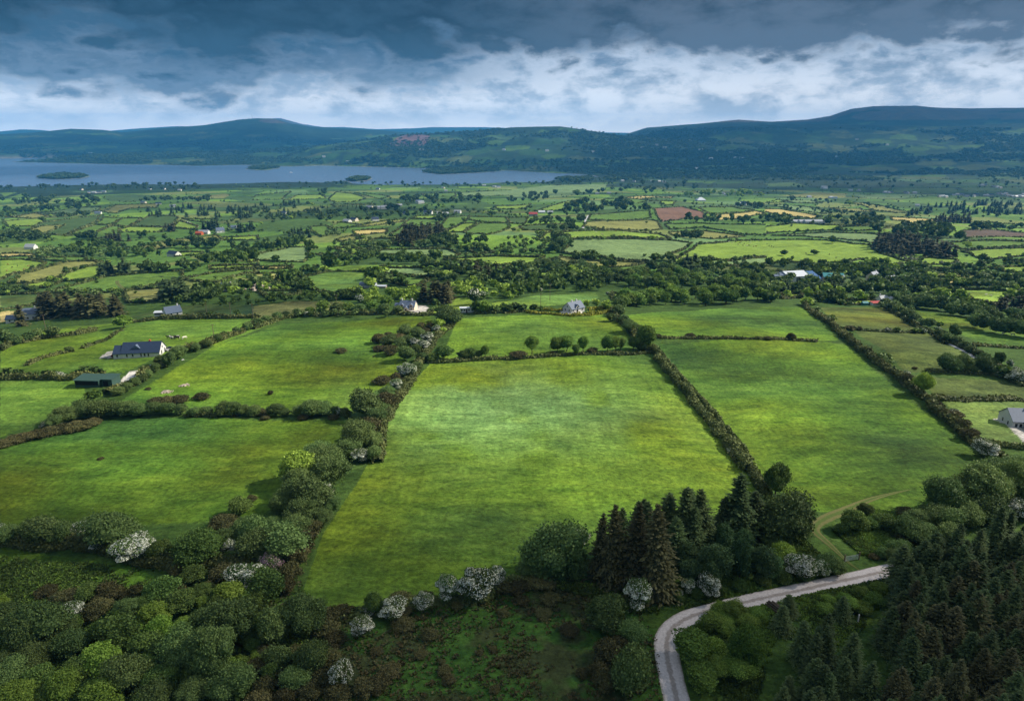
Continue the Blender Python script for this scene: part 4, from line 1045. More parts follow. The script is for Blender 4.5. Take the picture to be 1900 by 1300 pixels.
'H': """S wl | 490,235,64,64 460,215,60,50 330,110,90,50 380,160,60,50 870,540,110,70 900,560,70,60 | bushes on the straight hedge right of the big fields
S bb | 1155,768,124,170 | bright tree on the straight hedge
S haw | 1030,625,60,40 1380,925,80,60 1610,1235,170,140 1520,1060,60,50 | pale thorns on the straight hedge
S gor | 1040,690,100,80 1380,960,110,80 1440,1020,110,80 1500,1100,120,90 1300,930,90,70 1260,870,80,60 | gorse on the straight hedge
S haw | 895,302,44,38 1165,316,44,42 1270,300,50,40 1790,560,50,60 | thorns on the small field hedges
S bl | 960,306,50,46 1105,312,64,46 1640,560,70,60 1270,270,60,50 1180,250,50,50 | small trees on the small field hedges
S wl | 880,120,90,60 930,150,80,60 980,170,90,70 1040,200,90,70 1090,240,90,80 1140,260,80,60 1200,270,90,70 1060,160,60,60 | bushes before the lane on the right
S wl | 1290,350,90,70 1340,380,90,70 1400,400,90,60 1460,430,80,60 1500,460,80,60 1600,520,90,70 1670,560,90,70 1560,490,80,60 1380,350,90,110 | bushes beyond the lane on the right
S wl | 1320,598,120,130 1440,600,130,140 1390,605,90,80 1580,610,130,130 1640,620,90,80 1520,610,80,60 | loose grey trees of the row between the small right fields
S bd | 1715,560,60,110 1760,600,60,60 | dark trees by the lane on the right
S haw | 1860,680,130,80 1800,670,80,60 1920,690,100,80 1840,600,50,46 | big white thorns near the right edge
S bl | 1750,645,120,70 1680,610,80,50 | round bushes at the end of the lane
S gor | 185,362,64,56 15,362,60,30 265,362,30,20 620,290,70,36 690,290,50,30 1100,575,40,20 | small dark bushes of the cross hedges
S wl | 1540,270,110,110 1600,290,110,120 1680,310,120,120 1760,325,120,120 1850,340,120,130 1920,350,120,130 | grey green trees on the slope at the right edge
S wl | 1370,185,110,100 1440,190,110,100 1520,200,110,100 1590,205,100,90 1280,150,100,110 1200,140,110,110 | leafy trees above the small right fields
H 2.3 2.6 | 280,105 400,205 540,305 700,435 880,575 1080,725 1180,805 1250,885 1400,1005 1550,1135 1720,1245 | straight dark hedge right of the big fields
H 1.4 1.6 | 560,280 720,292 900,302 1160,312 | hedge below the first small right field
H 1.8 2.2 | 860,110 1000,190 1100,258 1200,300 1330,390 | near hedge of the lane on the right
H 1.8 2.2 | 1240,325 1400,400 1560,480 1700,562 1900,650 | far hedge of the lane on the right
H 1.4 1.6 | 1180,595 1400,602 1600,610 1760,640 1900,700 | hedge between the two small right fields
H 1.2 3 | 1180,785 1400,797 1600,800 1900,800 | rough bank above the lawn
H 1.4 1.6 | 1520,405 1700,412 1900,424 | short hedge at the right edge
H 1.3 1.8 | 1640,1120 1760,1140 1960,1160 | rough bank below the lawn""",
'I': """S wl | 190,495,110,110 260,500,190,150 330,495,130,120 60,485,130,90 | willows at the left of the near cross hedge
S haw | 430,470,110,110 530,525,90,80 | thorns between the near cross hedge willows
S wl | 600,520,240,160 | broad grey willow of the near cross hedge
S haw | 710,582,190,115 | large white thorn of the near cross hedge
S bd | 850,585,130,120 1060,605,240,180 470,480,80,70 | dark round bushes of the near cross hedge
S haw | 1210,548,74,96 5,420,30,50 | thorn beside the dark round bush
S wl | 1340,500,160,160 1370,585,210,170 1510,595,240,190 1430,420,90,80 1180,520,120,110 1280,450,120,100 1560,480,180,120 | willows where the two near hedges meet
S pink | 1430,642,130,115 | pink blossoming thorn tree beside the near willows
S haw | 1320,752,190,120 1710,252,110,74 1190,380,10,10 | white thorns of the dividing hedge
S bb | 1585,172,195,170 | bright round tree beside the dark field
S wl | 1580,225,180,95 1700,120,190,130 1750,185,200,120 1660,330,220,140 1600,390,190,130 1540,290,150,100 1680,60,150,110 1480,330,120,80 1740,330,90,90 1700,390,110,90 | grey willows of the dividing hedge
S gor | 1175,400,140,60 1320,262,54,40 258,755,115,56 340,800,130,70 420,800,130,80 570,790,130,100 725,768,84,70 670,772,70,50 930,645,64,50 1180,680,150,80 1100,738,84,50 1250,640,90,60 1530,690,110,100 1500,740,90,80 1640,450,90,90 1600,520,90,100 1560,600,100,100 500,890,130,90 540,850,110,80 850,760,110,70 930,770,90,80 | brown gorse bushes in the near left rough ground
S bd | 480,800,130,100 1020,700,130,90 870,800,180,80 960,860,160,90 1400,780,190,140 1360,830,130,100 1210,590,90,60 800,830,120,90 1080,780,110,70 1260,340,120,50 | dark bushes in the near left rough ground
S bb | 1220,835,170,120 820,930,150,130 860,1010,130,140 | bright yellow green bushes in the near left rough ground
S wl | 1600,1000,240,220 1660,950,120,120 1450,1050,170,190 | blue green willows at the corner of the middle field
S wl | 1230,1050,260,230 1100,960,150,130 680,870,130,100 | olive green willows near the corner
S wl | 60,1000,210,190 140,1080,220,230 260,1040,220,230 340,1010,170,150 400,1090,190,150 40,1180,150,130 190,1170,170,160 | tall grey willows of the near left thicket
S haw | 390,880,120,80 270,900,60,60 | white blossoms on the near left thicket
S bb | 5,870,100,130 550,1190,190,170 350,1330,190,170 130,1370,210,130 560,1370,210,140 700,1000,110,100 | bright leafy bushes of the near left thicket
S bd | 640,1060,210,180 560,1000,130,110 780,1090,160,130 220,1270,160,140 430,1250,190,150 860,1290,180,150 1000,1060,150,120 1100,1100,150,110 760,1200,150,120 480,1330,150,110 260,1340,140,110 | dark bushes of the near left thicket
T bd 46 110 | -20,1000 200,900 420,860 700,800 960,760 1330,700 1500,760 1500,1100 1300,1500 -20,1500 | lesser dark bushes filling the near left thicket
T bl 40 100 | -20,1000 200,900 420,860 700,800 960,760 1330,700 1500,760 1500,1100 1300,1500 -20,1500 | lesser green bushes filling the near left thicket
S wl | 700,1290,200,190 960,1150,190,180 1130,1230,260,290 1230,1330,210,170 80,1260,190,160 900,1230,140,110 1040,1330,180,120 820,1370,180,120 | grey willows along the bottom left
S wl | 1640,1190,170,170 1480,1160,150,130 1560,1260,150,120 | olive bushes at the bottom
S gor | 1400,1280,130,80 1450,1200,130,80 1340,1180,110,80 1500,1330,120,80 1400,1100,120,80 1720,960,130,80 1760,1020,110,70 1620,1310,130,80 1700,1250,130,90 1770,1320,140,80 1360,1350,130,80 1730,1120,110,70 1560,1100,110,70 | brown bramble clumps at the bottom
H 2.2 3 | -30,470 120,490 250,500 420,480 600,520 760,580 920,600 1080,600 1250,585 1450,600 | tangled bottom of the near cross hedge""",
'J': """S haw | 700,892,135,112 | white flowering thorn left of the pair
S bd | 610,865,110,118 | dark green thorn just coming into flower
S haw | 580,868,60,60 865,852,94,110 990,805,130,150 | white flowering thorns along the foot of the middle field
S haw | 1130,812,165,185 | largest white flowering thorn
S haw | 1255,712,112,104 548,990,124,116 435,1248,104,130 | white flowering thorns standing apart
S wl | 1550,695,290,270 1470,690,110,110 1400,660,110,90 1660,690,140,170 | big grey willow group left of the dark spruces
S haw | 1690,500,100,90 | white thorn in front of the spruces
S gor | 380,920,130,90 450,880,110,70 740,800,110,60 880,790,90,50 760,870,90,50 1280,740,100,60 1040,830,60,40 1360,740,120,60 1480,730,140,60 | brambles along the foot of the middle field
S gor | 760,930,110,50 900,980,80,50 650,1170,60,30 980,1170,80,40 1500,870,80,40 1520,800,100,40 1280,860,70,30 1380,800,80,40 560,1290,130,80 640,1270,130,80 700,1180,120,50 1700,1180,70,40 1000,1220,70,40 620,1060,70,30 850,1080,70,30 960,1110,40,24 1240,1260,60,30 1160,1060,40,24 1230,1040,40,24 | brown rush and heather clumps in the marsh
H 1.4 2.2 | 330,880 450,870 600,850 740,800 880,800 1180,770 1300,700 1420,680 | brambly bank at the foot of the middle field""",
'K': """S conb | 905,810,260,500 760,770,210,460 665,730,190,430 590,690,160,350 | brown spruces at the front of the dark group
T con 9 330 | 600,700 700,760 860,760 960,640 1180,500 1100,470 900,500 640,560 | lesser spruces filling the dark group beside the road
T con 4 220 | 1230,500 1400,490 1400,450 1240,440 | lesser spruces beside the tallest pointed one
S con | 850,620,200,350 1030,560,230,370 1120,540,210,340 950,560,190,330 1230,480,150,250 1395,470,170,270 690,620,150,310 1060,470,160,270 780,560,160,300 | dark spruces at the back of the dark group
S con | 1310,505,250,380 | tallest dark spruce with a pointed top
S wl | 1560,505,260,250 1640,480,120,130 1500,520,140,110 1490,440,120,110 | grey willows right of the spruces
S bd | 1520,245,130,180 | upright dark bush on the double hedge
S birch | 1200,720,170,220 1330,710,110,240 1240,560,110,170 1350,560,100,150 1180,540,110,120 1440,700,140,200 1045,650,130,160 1080,720,110,150 1290,640,90,150 1390,640,100,140 1490,690,110,150 | young birches between the spruces and the gravel road
S haw | 790,865,140,180 1170,780,110,130 1060,755,76,90 1000,770,60,50 | white thorns beside the gravel road
S haw | 1640,675,140,140 1750,660,90,90 | leafy thorns in flower near the gate
S bb | 1560,590,130,110 | bright bush behind the leafy thorns
S wl | 1770,640,120,100 1830,650,110,90 620,970,190,180 770,1020,150,120 770,1290,160,230 720,1240,120,110 | grey willows near the bend of the road
S bb | 1200,1095,130,100 1240,880,110,70 | bright bushes inside the bend of the road
S bl | 1350,1180,160,230 1300,905,140,110 1250,970,120,80 1260,930,100,60 1360,960,130,80 1420,900,110,70 1170,1180,110,80 | green bushes inside the bend of the road
S gor | 640,1130,190,110 700,1060,120,80 600,1200,120,80 440,960,100,30 640,1260,130,90 | grey brown scrub left of the bend of the road
S bd | 1000,790,80,40 1110,775,80,40 1220,755,80,40 1330,735,90,44 1450,710,90,50 1560,690,80,40 1680,675,80,40 | low dark bushes along the verge of the road
H 2.2 2.6 | 1270,-40 1330,40 1400,110 1450,190 1480,240 | near end of the double hedge""",
'L': """T con 34 300 | 520,1180 640,1060 780,1060 900,1120 1000,1200 1060,1700 520,1700 | dark spruces of the plantation inside the road bend
T con 60 290 | 1120,700 1240,640 1500,560 1830,480 1830,1000 1200,1000 | dark spruces of the plantation at the upper right corner
T conb 60 300 | 1080,900 1830,700 1830,1800 1060,1800 | brownish spruces of the big right hand plantation
T con 50 300 | 1080,900 1830,700 1830,1800 1060,1800 | deep green spruces of the big right hand plantation
S wl | 1380,335,210,200 1470,300,150,150 1560,310,250,230 1650,300,160,160 1740,260,200,220 1800,300,140,160 1660,180,180,130 1760,150,160,120 | broad grey willows under the right hand hedge
S haw | 1780,355,130,100 1510,400,90,60 | white thorns among the right hand willows
S wl | 1610,385,190,110 1500,400,160,100 1420,410,150,90 1330,390,150,90 1240,400,130,70 1220,490,160,130 1140,560,110,90 1300,470,120,90 1400,490,140,100 1110,580,90,60 1070,560,80,50 | grey willows on the bank beyond the gate
S bd | 910,425,130,120 1000,410,90,70 970,330,80,50 1060,410,110,70 860,430,80,50 1130,450,110,60 | dark bushes in the crook of the grass track
S gor | 1180,470,90,60 1090,390,90,50 1190,340,90,50 1020,560,50,30 | gorse bushes in the crook of the grass track
S bl | 780,810,80,40 860,800,80,50 950,780,90,44 1040,745,80,44 880,840,100,56 1010,810,90,50 760,870,90,50 960,860,90,60 | low green bushes between the road and the plantation
S con | 1150,720,170,240 1240,700,180,250 1320,680,170,250 1180,790,160,240 570,870,110,130 530,960,130,160 850,900,110,150 1150,960,190,230 | young spruces at the edge of the plantation
S bl | 60,1130,200,110 60,1010,90,60 180,960,130,90 300,1220,180,110 200,1200,150,90 120,1280,170,100 | rough green bushes inside the road bend"""}
FAM = {'con': 'spruce', 'conb': 'spruce', 'wl': 'willow', 'bl': 'broadleaf', 'bd': 'broadleaf', 'bb': 'broadleaf', 'birch': 'birch', 'haw': 'thorn', 'pink': 'thorn', 'gor': 'gorse'}
NAME = {'spruce': 'spruce_tree', 'willow': 'willow_bush', 'broadleaf': 'broadleaf_tree', 'birch': 'birch_tree', 'thorn': 'hawthorn_tree', 'gorse': 'gorse_bush'}
CAT = {'spruce': 'spruce tree', 'willow': 'willow bush', 'broadleaf': 'tree', 'birch': 'birch tree', 'thorn': 'hawthorn', 'gorse': 'gorse bush'}
STANDS = []; HEDGES = []
def pxm(x, y, z):       # photograph pixels per metre there
    return FPX/(y*CP-(z-CAMZ)*SP)
def mk_tree(kind, px, py, wa, ha, stand):
    x, y, z = at2(px, py); r = math.hypot(x, y)
    k = pxm(x, y, z); dep = math.atan2(CAMZ-z, r); wm = max(.5, wa/k)
    hm_ = max(.74*wm if kind != 'gor' else .4*wm, (ha/k-.28*wm*math.sin(dep))/max(.4, math.cos(dep)))
    q = wm*.3*(1 if stand == 'S' else 0); f = (r+q)/r; x, y = x*f, y*f; z = gridz(x, y)
    return dict(kind=kind, x=x, y=y, z=z, w=wm, h=hm_, px=px, py=py, d=math.hypot(r, CAMZ-z), app=ha)
ntree = 0
for tile, s in VEG.items():
    k_ = TILES[tile][2]
    for ln in s.split('\n'):
        a, b, desc = [q.strip() for q in ln.split('|')]; p = a.split()
        if p[0] == 'T':
            kind, n, happ = p[1], int(p[2]), float(p[3])/k_; n = int(n*.74) if (n > 34 and kind in ('bl', 'bd', 'wl') and tile in 'ABCD') else n; P = np.array(tp(tile, b)); lo, hi = P.min(0), P.max(0); out = []; tries = 0; t_far = happ < 14
            while len(out) < n and tries < n*60:
                tries += 1; u = rng.uniform(lo, hi)
                if not inpoly(np.array([u[0]]), np.array([u[1]]), P)[0]: continue
                if n >= 54 and t_far and fbm(np.array([u[0]/14]), np.array([u[1]/5]), 900+n, 3)[0] < .52 and tries < n*30: continue
                if not t_far and tries < n*30 and any(abs(u[0]-q[0])*1.0+abs(u[1]-q[1])*1.6 < .32*math.sqrt((hi[0]-lo[0])*(hi[1]-lo[1])/n) for q in out): continue
                out.append(u)
            tr = []
            for u in out:
                hh = happ*rng.uniform(.62, 1.0); ar = {'con': .58, 'conb': .58}.get(kind, .98)
                t = mk_tree(kind, u[0], u[1], hh*ar*(1.35 if u[1] < 600 and kind in ('con', 'conb') else 1)*rng.uniform(.85, 1.2), hh, 'T')
                if kind in ('con', 'conb'): t['h'] = min(t['h'], 19); t['w'] = min(max(t['w'], t['h']*.48), 8.5 if u[1] > 600 else 12)
                tr.append(t)
            STANDS.append(dict(kind=kind, desc=desc, t=tr))
        elif p[0] == 'S':
            kind = p[1]; tr = []
            for q in b.split():
                a4 = [float(v) for v in q.split(',')]; px, py = TILES[tile][0]+a4[0]/k_, TILES[tile][1]+a4[1]/k_
                if a4[2]/k_ < 4 and py > 600: continue
                tr.append(mk_tree(kind, px, py, a4[2]/k_, a4[3]/k_, 'S'))
            STANDS.append(dict(kind=kind, desc=desc, t=tr))
        else: HEDGES.append((float(p[1]), float(p[2]), [at2(*c)[:2] for c in tp(tile, b)], desc))
# ordinary words for counting along a stand
ONES = ['', 'first', 'second', 'third', 'fourth', 'fifth', 'sixth', 'seventh', 'eighth', 'ninth', 'tenth', 'eleventh', 'twelfth', 'thirteenth', 'fourteenth', 'fifteenth', 'sixteenth', 'seventeenth', 'eighteenth', 'nineteenth']
TENS = {2: 'twent', 3: 'thirt', 4: 'fort', 5: 'fift', 6: 'sixt', 7: 'sevent', 8: 'eight', 9: 'ninet'}
def ordinal(n):
    if n < 20: return ONES[n]
    if n >= 100: return 'hundred and '+ordinal(n-100) if n > 100 else 'hundredth'
    return TENS[n//10]+('ieth' if n % 10 == 0 else 'y-'+ONES[n % 10])
def label_stand(objs, desc):
    """objs: (object, pixel x). One of a kind takes the phrase itself; of several, each its place counted from the left"""
    objs = sorted(objs, key=lambda q: q[1]); n = len(objs)
    for i, (o, _) in enumerate(objs):
        if n == 1: o['label'] = desc; continue
        k = ('leftmost' if i == 0 else 'rightmost' if i == n-1 else ordinal(i+1)+' from left'); o['label'] = k+' of the '+desc; o['group'] = desc
LIMIT = {'spruce': 285, 'willow': 285, 'broadleaf': 290, 'birch': 60, 'thorn': 100, 'gorse': 150}
rest = []
vis = lambda t: -30 < t['px'] < 1930 and t['py']-t['app'] < 1330
for fam in LIMIT:
    st = [s for s in STANDS if FAM[s['kind']] == fam]
    st.sort(key=lambda s: -np.median([t['h']*FPX/t['d'] for t in s['t']])); used = 0
    for s in st:
        n = len(s['t'])
        if used+n > LIMIT[fam]: rest += s['t']; continue
        used += n; objs = []
        for t in s['t']:
            key = t['kind']; lod = 'H' if t['d'] < 330 else 'M' if t['d'] < 1400 else 'L'
            if key == 'pink': lod = 'H'
            if key == 'birch' and lod != 'H': key = 'bl'
            if lod == 'L' and key+'L' not in PROTO: lod = 'M'
            P = PROTO[key+lod][rng.integers(len(PROTO[key+lod]))]
            sc = (t['w']/P['w'], t['w']/P['w']*rng.uniform(.9, 1.1), t['h']/P['h'])
            if fam != 'spruce' and sc[2] > 1.5*sc[0]: sc = (sc[2]/1.5, sc[2]/1.5, sc[2])
            rot = (rng.normal(0, .03), rng.normal(0, .03), rng.uniform(0, 6.28)); loc = (t['x'], t['y'], t['z']-.12)
            if lod == 'H':
                e = obj(NAME[fam], None, None, loc, rot, sc)
                obj('crown', P['crown'], e)
                if P['trunk']: obj('trunk', P['trunk'], e)
                if 'blossom' in P: obj('blossom', P['blossom'], e)
            else:
                e = obj(NAME[fam], P['crown'], None, loc, rot, sc)
                if 'blossom' in P: obj('blossom', P['blossom'], e)
                if P['trunk'] and t['h']*FPX/t['d'] > 14: obj('trunk', P['trunk'], e)
            tag(e, None, CAT[fam]); objs.append((e, t['px'])); ntree += 1
        label_stand(objs, s['desc'])
# ------------------------------------------------------------------ the far trees nobody could count
def edge_field(x, y):
    wx, wy = x+(fbm(x/160, y/160, 5, 2)-.5)*90, y+(fbm(x/160, y/160, 6, 2)-.5)*90
    return cells(wx, wy, 120, 110, 100)[1]
far = {'bd': [], 'bl': [], 'wl': [], 'con': [], 'conb': [], 'bb': []}
for t in rest: far[t['kind'] if t['kind'] in far else 'wl'].append((t['x'], t['y'], t['z'], t['w'], t['h']))
allpoly = [np.array(px) for c, P, px, t in POLYS]
NP_ = 30000
U = rng.uniform(-25, 1925, NP_); Vv = 332+(595-332)*rng.uniform(0, 1, NP_)**1.6
inside = np.zeros(NP_, bool); ed = np.full(NP_, 1e9)
for P in allpoly:
    lo, hi = P.min(0)-8, P.max(0)+8; m = (U > lo[0]) & (U < hi[0]) & (Vv > lo[1]) & (Vv < hi[1])
    if not m.any(): continue
    k = np.where(m)[0]; inside[k] |= inpoly(U[k], Vv[k], P); e_ = edist(U[k], Vv[k]*1.0, P); e_ = np.where(np.min([np.abs(U[k]-b_) for b_ in (0, 470, 480, 940, 950, 1420)], 0) < 3, 9, e_); ed[k] = np.minimum(ed[k], e_)
W3 = np.array([at2(a, b) for a, b in zip(U, Vv)]); x, y, z = W3.T; r = np.hypot(x, y)
e = edge_field(x, y); sc = scrub(x, y); nn = fbm(x/60, y/60, 500, 2)
pr = np.where(sc > .63, .28, np.where(e < .045, .8, np.where(nn > .68, .06, .004)))
hedge_e = (ed < 1.2) & (nn > .50)
pr = np.where(inside, .0025, pr); pr = np.where(hedge_e, .9, pr)
pr *= (r > 470) & (z > LAKE+1.5) & (Vv < 560)
ok = rng.uniform(0, 1, NP_) < pr
for i in np.where(ok)[0]:
    big_ = sc[i] > .62 and not inside[i]; h = rng.uniform(4, 8.5) if big_ else rng.uniform(2.0, 6)
    if hedge_e[i]: h = rng.uniform(1.6, 4.5)
    q = rng.uniform(); kd = 'bd' if q < .22 else 'bl' if q < .66 else 'wl' if q < .9 else 'bb'
    if big_ and r[i] > 1500 and fbm(np.array([x[i]/200]), np.array([y[i]/200]), 510, 2)[0] > .66: kd = 'con'; h *= 1.1
    far[kd].append((x[i], y[i], z[i], h*rng.uniform(.8, 1.5) if kd != 'con' else h*.5, h))
# wooded shores and islands of the lake, and woods on the hills beyond
for P in isl_px+[[(20,300),(120,294),(210,292),(330,294),(450,300),(600,304),(600,296),(300,285),(60,296)], [(700,309),(960,314),(1090,324),(1500,330),(1500,300),(1100,296),(800,300)]]:
    P = np.array(P, float); lo, hi = P.min(0), P.max(0); n = int(min(1300, max(60, (hi[0]-lo[0])*(hi[1]-lo[1])*.45)))
    for u in rng.uniform(lo, hi, (n, 2)):
        if inpoly(np.array([u[0]]), np.array([u[1]]), P)[0]:
            X_, Y_, Z_ = at2(*u)
            if Z_ > LAKE+.8: h = rng.uniform(9, 15); far['bd'].append((X_, Y_, Z_, h*1.5, h))
uu = rng.uniform(-25, 1925, 26000); vv = rng.uniform(238, 335, 26000); W3 = np.array([at2(a, b) for a, b in zip(uu, vv)]); x, y, z = W3.T
kk = (np.hypot(x, y) > 3300) & (np.hypot(x, y) < 9000) & (z > LAKE+2) & (fbm(x/520, y/300, 88, 5)+.22*fbm(x/60, y/60, 96, 2) > .60)
for i in np.where(kk)[0]: h = rng.uniform(8, 14); far['bd'].append((x[i], y[i], z[i], h*rng.uniform(1.2, 2.2), h))
for kd, L_ in far.items():
    if not L_: continue
    Vs, Qs, Ts, As, n0 = [], [], [], [], 0
    protos = []
    for P in PROTO[kd+'L']:
        me = P['crown']; v = np.zeros(len(me.vertices)*3, np.float32); me.vertices.foreach_get('co', v)
        fs = [tuple(p.vertices) for p in me.polygons]; a = np.zeros(len(me.vertices), np.float32); me.attributes['tint'].data.foreach_get('value', a)
        protos.append((v.reshape(-1, 3)/np.array([P['w'], P['w'], P['h']]), np.array([f for f in fs if len(f) == 4], np.int32).reshape(-1, 4), np.array([f for f in fs if len(f) == 3], np.int32).reshape(-1, 3), a))
    for (X_, Y_, Z_, w_, h_) in L_:
        v, q, t, a = protos[rng.integers(len(protos))]; th = rng.uniform(0, 6.28); c_, s_ = math.cos(th), math.sin(th)
        o3 = np.stack([(v[:, 0]*c_-v[:, 1]*s_)*w_+X_, (v[:, 0]*s_+v[:, 1]*c_)*w_+Y_, v[:, 2]*h_+Z_-.3], 1)
        Vs.append(o3); Qs.append(q+n0); Ts.append(t+n0); As.append(np.clip(a*.75+rng.uniform(-.2, .3), 0, 1)); n0 += len(v)
    nm = {'bd': 'distant_woods', 'bl': 'distant_leafy_trees', 'wl': 'distant_willows', 'con': 'distant_conifers', 'conb': 'distant_brown_conifers', 'bb': 'distant_bright_trees'}[kd]
    o = obj(nm, mkmesh(nm, np.concatenate(Vs), np.concatenate(Qs), np.concatenate(Ts), M[kd], np.concatenate(As))); o['kind'] = 'stuff'
# ------------------------------------------------------------------ hedges
def hedge_mesh(pts, h, w, g, closed=False):
    W = [np.array(p, float) for p in pts]
    if closed: W.append(W[0])
    S = []
    for i in range(len(W)-1):
        n = max(1, int(np.linalg.norm(W[i+1]-W[i])/.8)); S += [W[i]+(W[i+1]-W[i])*k/n for k in range(n)]
    S.append(W[-1]); S = np.array(S); n = len(S)
    T = unit(np.gradient(S, axis=0)); Nn = np.stack([T[:, 1], -T[:, 0]], 1); arc = np.arange(n)*.8
    d = np.hypot(S[:, 0], S[:, 1]).mean(); lf = max(.32, d/680*1.25)
    so_ = g.uniform(0, 1000)
    hh = h*(.25+1.35*fbm(arc/4.5+so_, arc*0, 7, 4)); ww = w*(.6+.8*fbm(arc/4+so_, arc*0+9, 8, 3))
    side = (fbm(arc/6+so_, arc*0+3, 9, 2)-.5)*w*.6; S = S+Nn*side[:, None]
    z = terrain(S[:, 0], S[:, 1]); pb = PB(); m = 7; V = []
    for th in np.linspace(0, math.pi, m):
        c_, s_ = math.cos(th), math.sin(th); j = 1+g.normal(0, .08, n)
        V.append(np.stack([S[:, 0]+Nn[:, 0]*ww*.43*c_*j, S[:, 1]+Nn[:, 1]*ww*.43*c_*j, z-.15+hh*.88*s_**.7*j], 1))
    V = np.stack(V, 1).reshape(-1, 3)
    F = [(i*m+j, (i+1)*m+j, (i+1)*m+j+1) for i in range(n-1) for j in range(m-1)]+[(i*m+j, (i+1)*m+j+1, i*m+j+1) for i in range(n-1) for j in range(m-1)]
    pb.core(V, np.array(F), g.uniform(.1, .5, len(V)))
    area = arc[-1]*(h*1.6+w*.6); nl = int(min(26000, max(60, area/(lf*lf)*1.5)))
    i = g.integers(0, n, nl); th = g.uniform(.05, math.pi-.05, nl); j = g.normal(1.0, .13, nl)
    c_, s_ = np.cos(th), np.sin(th)
    C = np.stack([S[i, 0]+Nn[i, 0]*ww[i]*.5*c_*j, S[i, 1]+Nn[i, 1]*ww[i]*.5*c_*j, z[i]+hh[i]*s_**.7*j], 1); C[:, :2] += T[i]*g.uniform(-.5, .5, (nl, 1))
    nv = unit(np.stack([Nn[i, 0]*c_, Nn[i, 1]*c_, s_], 1)+g.normal(0, .7, (nl, 3)))
    tn = fbm(arc/5+so_, arc*0+5, 12, 2)[i]
    pb.quads(leafquads(C, nv, lf*1.15, g), np.clip(tn*1.1-.25+g.uniform(0, .6, nl), 0, 1))
    return pb
for h, w_, pts, desc in HEDGES:
    o = obj('hedge', hedge_mesh(pts, h, w_*1.15, rng).mesh('hedge', M['hedge'])); tag(o, desc, 'hedge')
# hedges round the traced fields of the middle distance: (description by field colour)
FC = dict(g1='green', g2='bright green', g3='dark green', gp='pale green', y='straw coloured', o='olive', b='brown ploughed', b2='dull brown', k='dark')
TN = {'A': 'the left valley', 'B': 'the central valley', 'C': 'the right centre valley', 'D': 'the right hand valley'}
HG = {}
for c, P, px, t in POLYS:
    if t == 'P' or c not in FC: continue
    d = np.hypot(*P.mean(0))
    if d > 2600: continue
    if (px[0][1] > 560): continue
    ox, _, kk = TILES[t]; lo_, hi_ = ox+2, ox+1900/kk-2; n = len(P)
    cut = [i for i in range(n) if (px[i][0] < lo_ and px[(i+1) % n][0] < lo_) or (px[i][0] > hi_ and px[(i+1) % n][0] > hi_)]
    st_ = (cut[0]+1) % n if cut else 0; Q_ = [P[(st_+i) % n] for i in range(n)]
    o = obj('hedge', hedge_mesh(Q_, 1.2+.6*min(1, 700/d), 1.4+.7*min(1, 800/d), rng, not cut).mesh('hedge', M['hedge'])); tag(o, None, 'hedge')
    HG.setdefault('hedges round %s fields of %s' % (FC[c], TN[t]), []).append((o, np.mean([q[0] for q in px])))
for k, v in HG.items():
    if len(v) == 1: v[0][0]['label'] = k.replace('hedges', 'hedge').replace('fields', 'field')
    else: label_stand(v, k)
# golden clipped hedge of the dormer cottage
def dedge(pts, h, w_, mk, name, label, cat='hedge'):
    o = obj(name, hedge_mesh([at2(*p)[:2] for p in pts], h, w_, rng).mesh(name, M[mk])); tag(o, label, cat); return o
dedge(tp('G', '150,160 260,166 400,180 480,184 600,180 700,165 775,150'), 1.5, 2.0, 'ghedge', 'garden_hedge', 'golden clipped hedge curving in front of the dormer cottage')
dedge(tp('G', '270,143 340,145 415,146'), 1.3, 1.8, 'ghedge', 'garden_hedge', 'short golden hedge left of the dormer cottage')
dedge(tp('G', '600,140 700,132 780,126'), 1.3, 1.8, 'ghedge', 'garden_hedge', 'golden hedge right of the dormer cottage')
# ------------------------------------------------------------------ rough grass tussocks of the marsh and verges
def scatter_tufts(name, polys, n, size, mk, seed, tall=.5):
    g = np.random.default_rng(seed); pts = []
    for P in polys:
        W = np.array([at2(*q)[:2] for q in P]); lo, hi = W.min(0), W.max(0); u = g.uniform(lo, hi, (n, 2)); u = u[inpoly(u[:, 0], u[:, 1], W)]
        k = fbm(u[:, 0]/7, u[:, 1]/7, seed, 3)+g.uniform(-.12, .12, len(u)); pts.append(u[k > .5])
    u = np.concatenate(pts); zz = terrain(u[:, 0], u[:, 1]); nb = 9; m = len(u); s = size*g.uniform(.4, 1.5, m)
    a = g.uniform(0, 6.28, (m, nb)); lean = g.uniform(.3, 1.0, (m, nb)); ra = s[:, None]
    bx, by = u[:, 0:1]+np.cos(a)*ra*.25, u[:, 1:2]+np.sin(a)*ra*.25; B = np.stack([bx, by, np.repeat(zz[:, None], nb, 1)-.05], -1).reshape(-1, 3)
    d = np.stack([np.cos(a)*lean, np.sin(a)*lean, np.full(a.shape, tall*2)*g.uniform(.6, 1.2, a.shape)], -1)*(ra[..., None]*.6); d = d.reshape(-1, 3)
    sd = np.stack([-np.sin(a), np.cos(a), np.zeros(a.shape)], -1).reshape(-1, 3)*np.repeat(s, nb)[:, None]*.2
    q = np.stack([B-sd, B+sd, B+d+sd*.7, B+d*.95-sd*.7], 1); pb = PB(); pb.quads(q, np.clip(np.repeat(g.uniform(0, .7, m), nb)+g.uniform(0, .3, m*nb), 0, 1))
    o = obj(name, pb.mesh(name, M[mk])); o['kind'] = 'stuff'; return o
marsh = [(560,1155),(700,1125),(900,1095),(1010,1075),(1130,1060),(1180,1130),(1215,1170),(1230,1300),(1215,1430),(440,1430)]
scatter_tufts('rushes', [marsh], 5200, .42, 'rush', 601, .5)
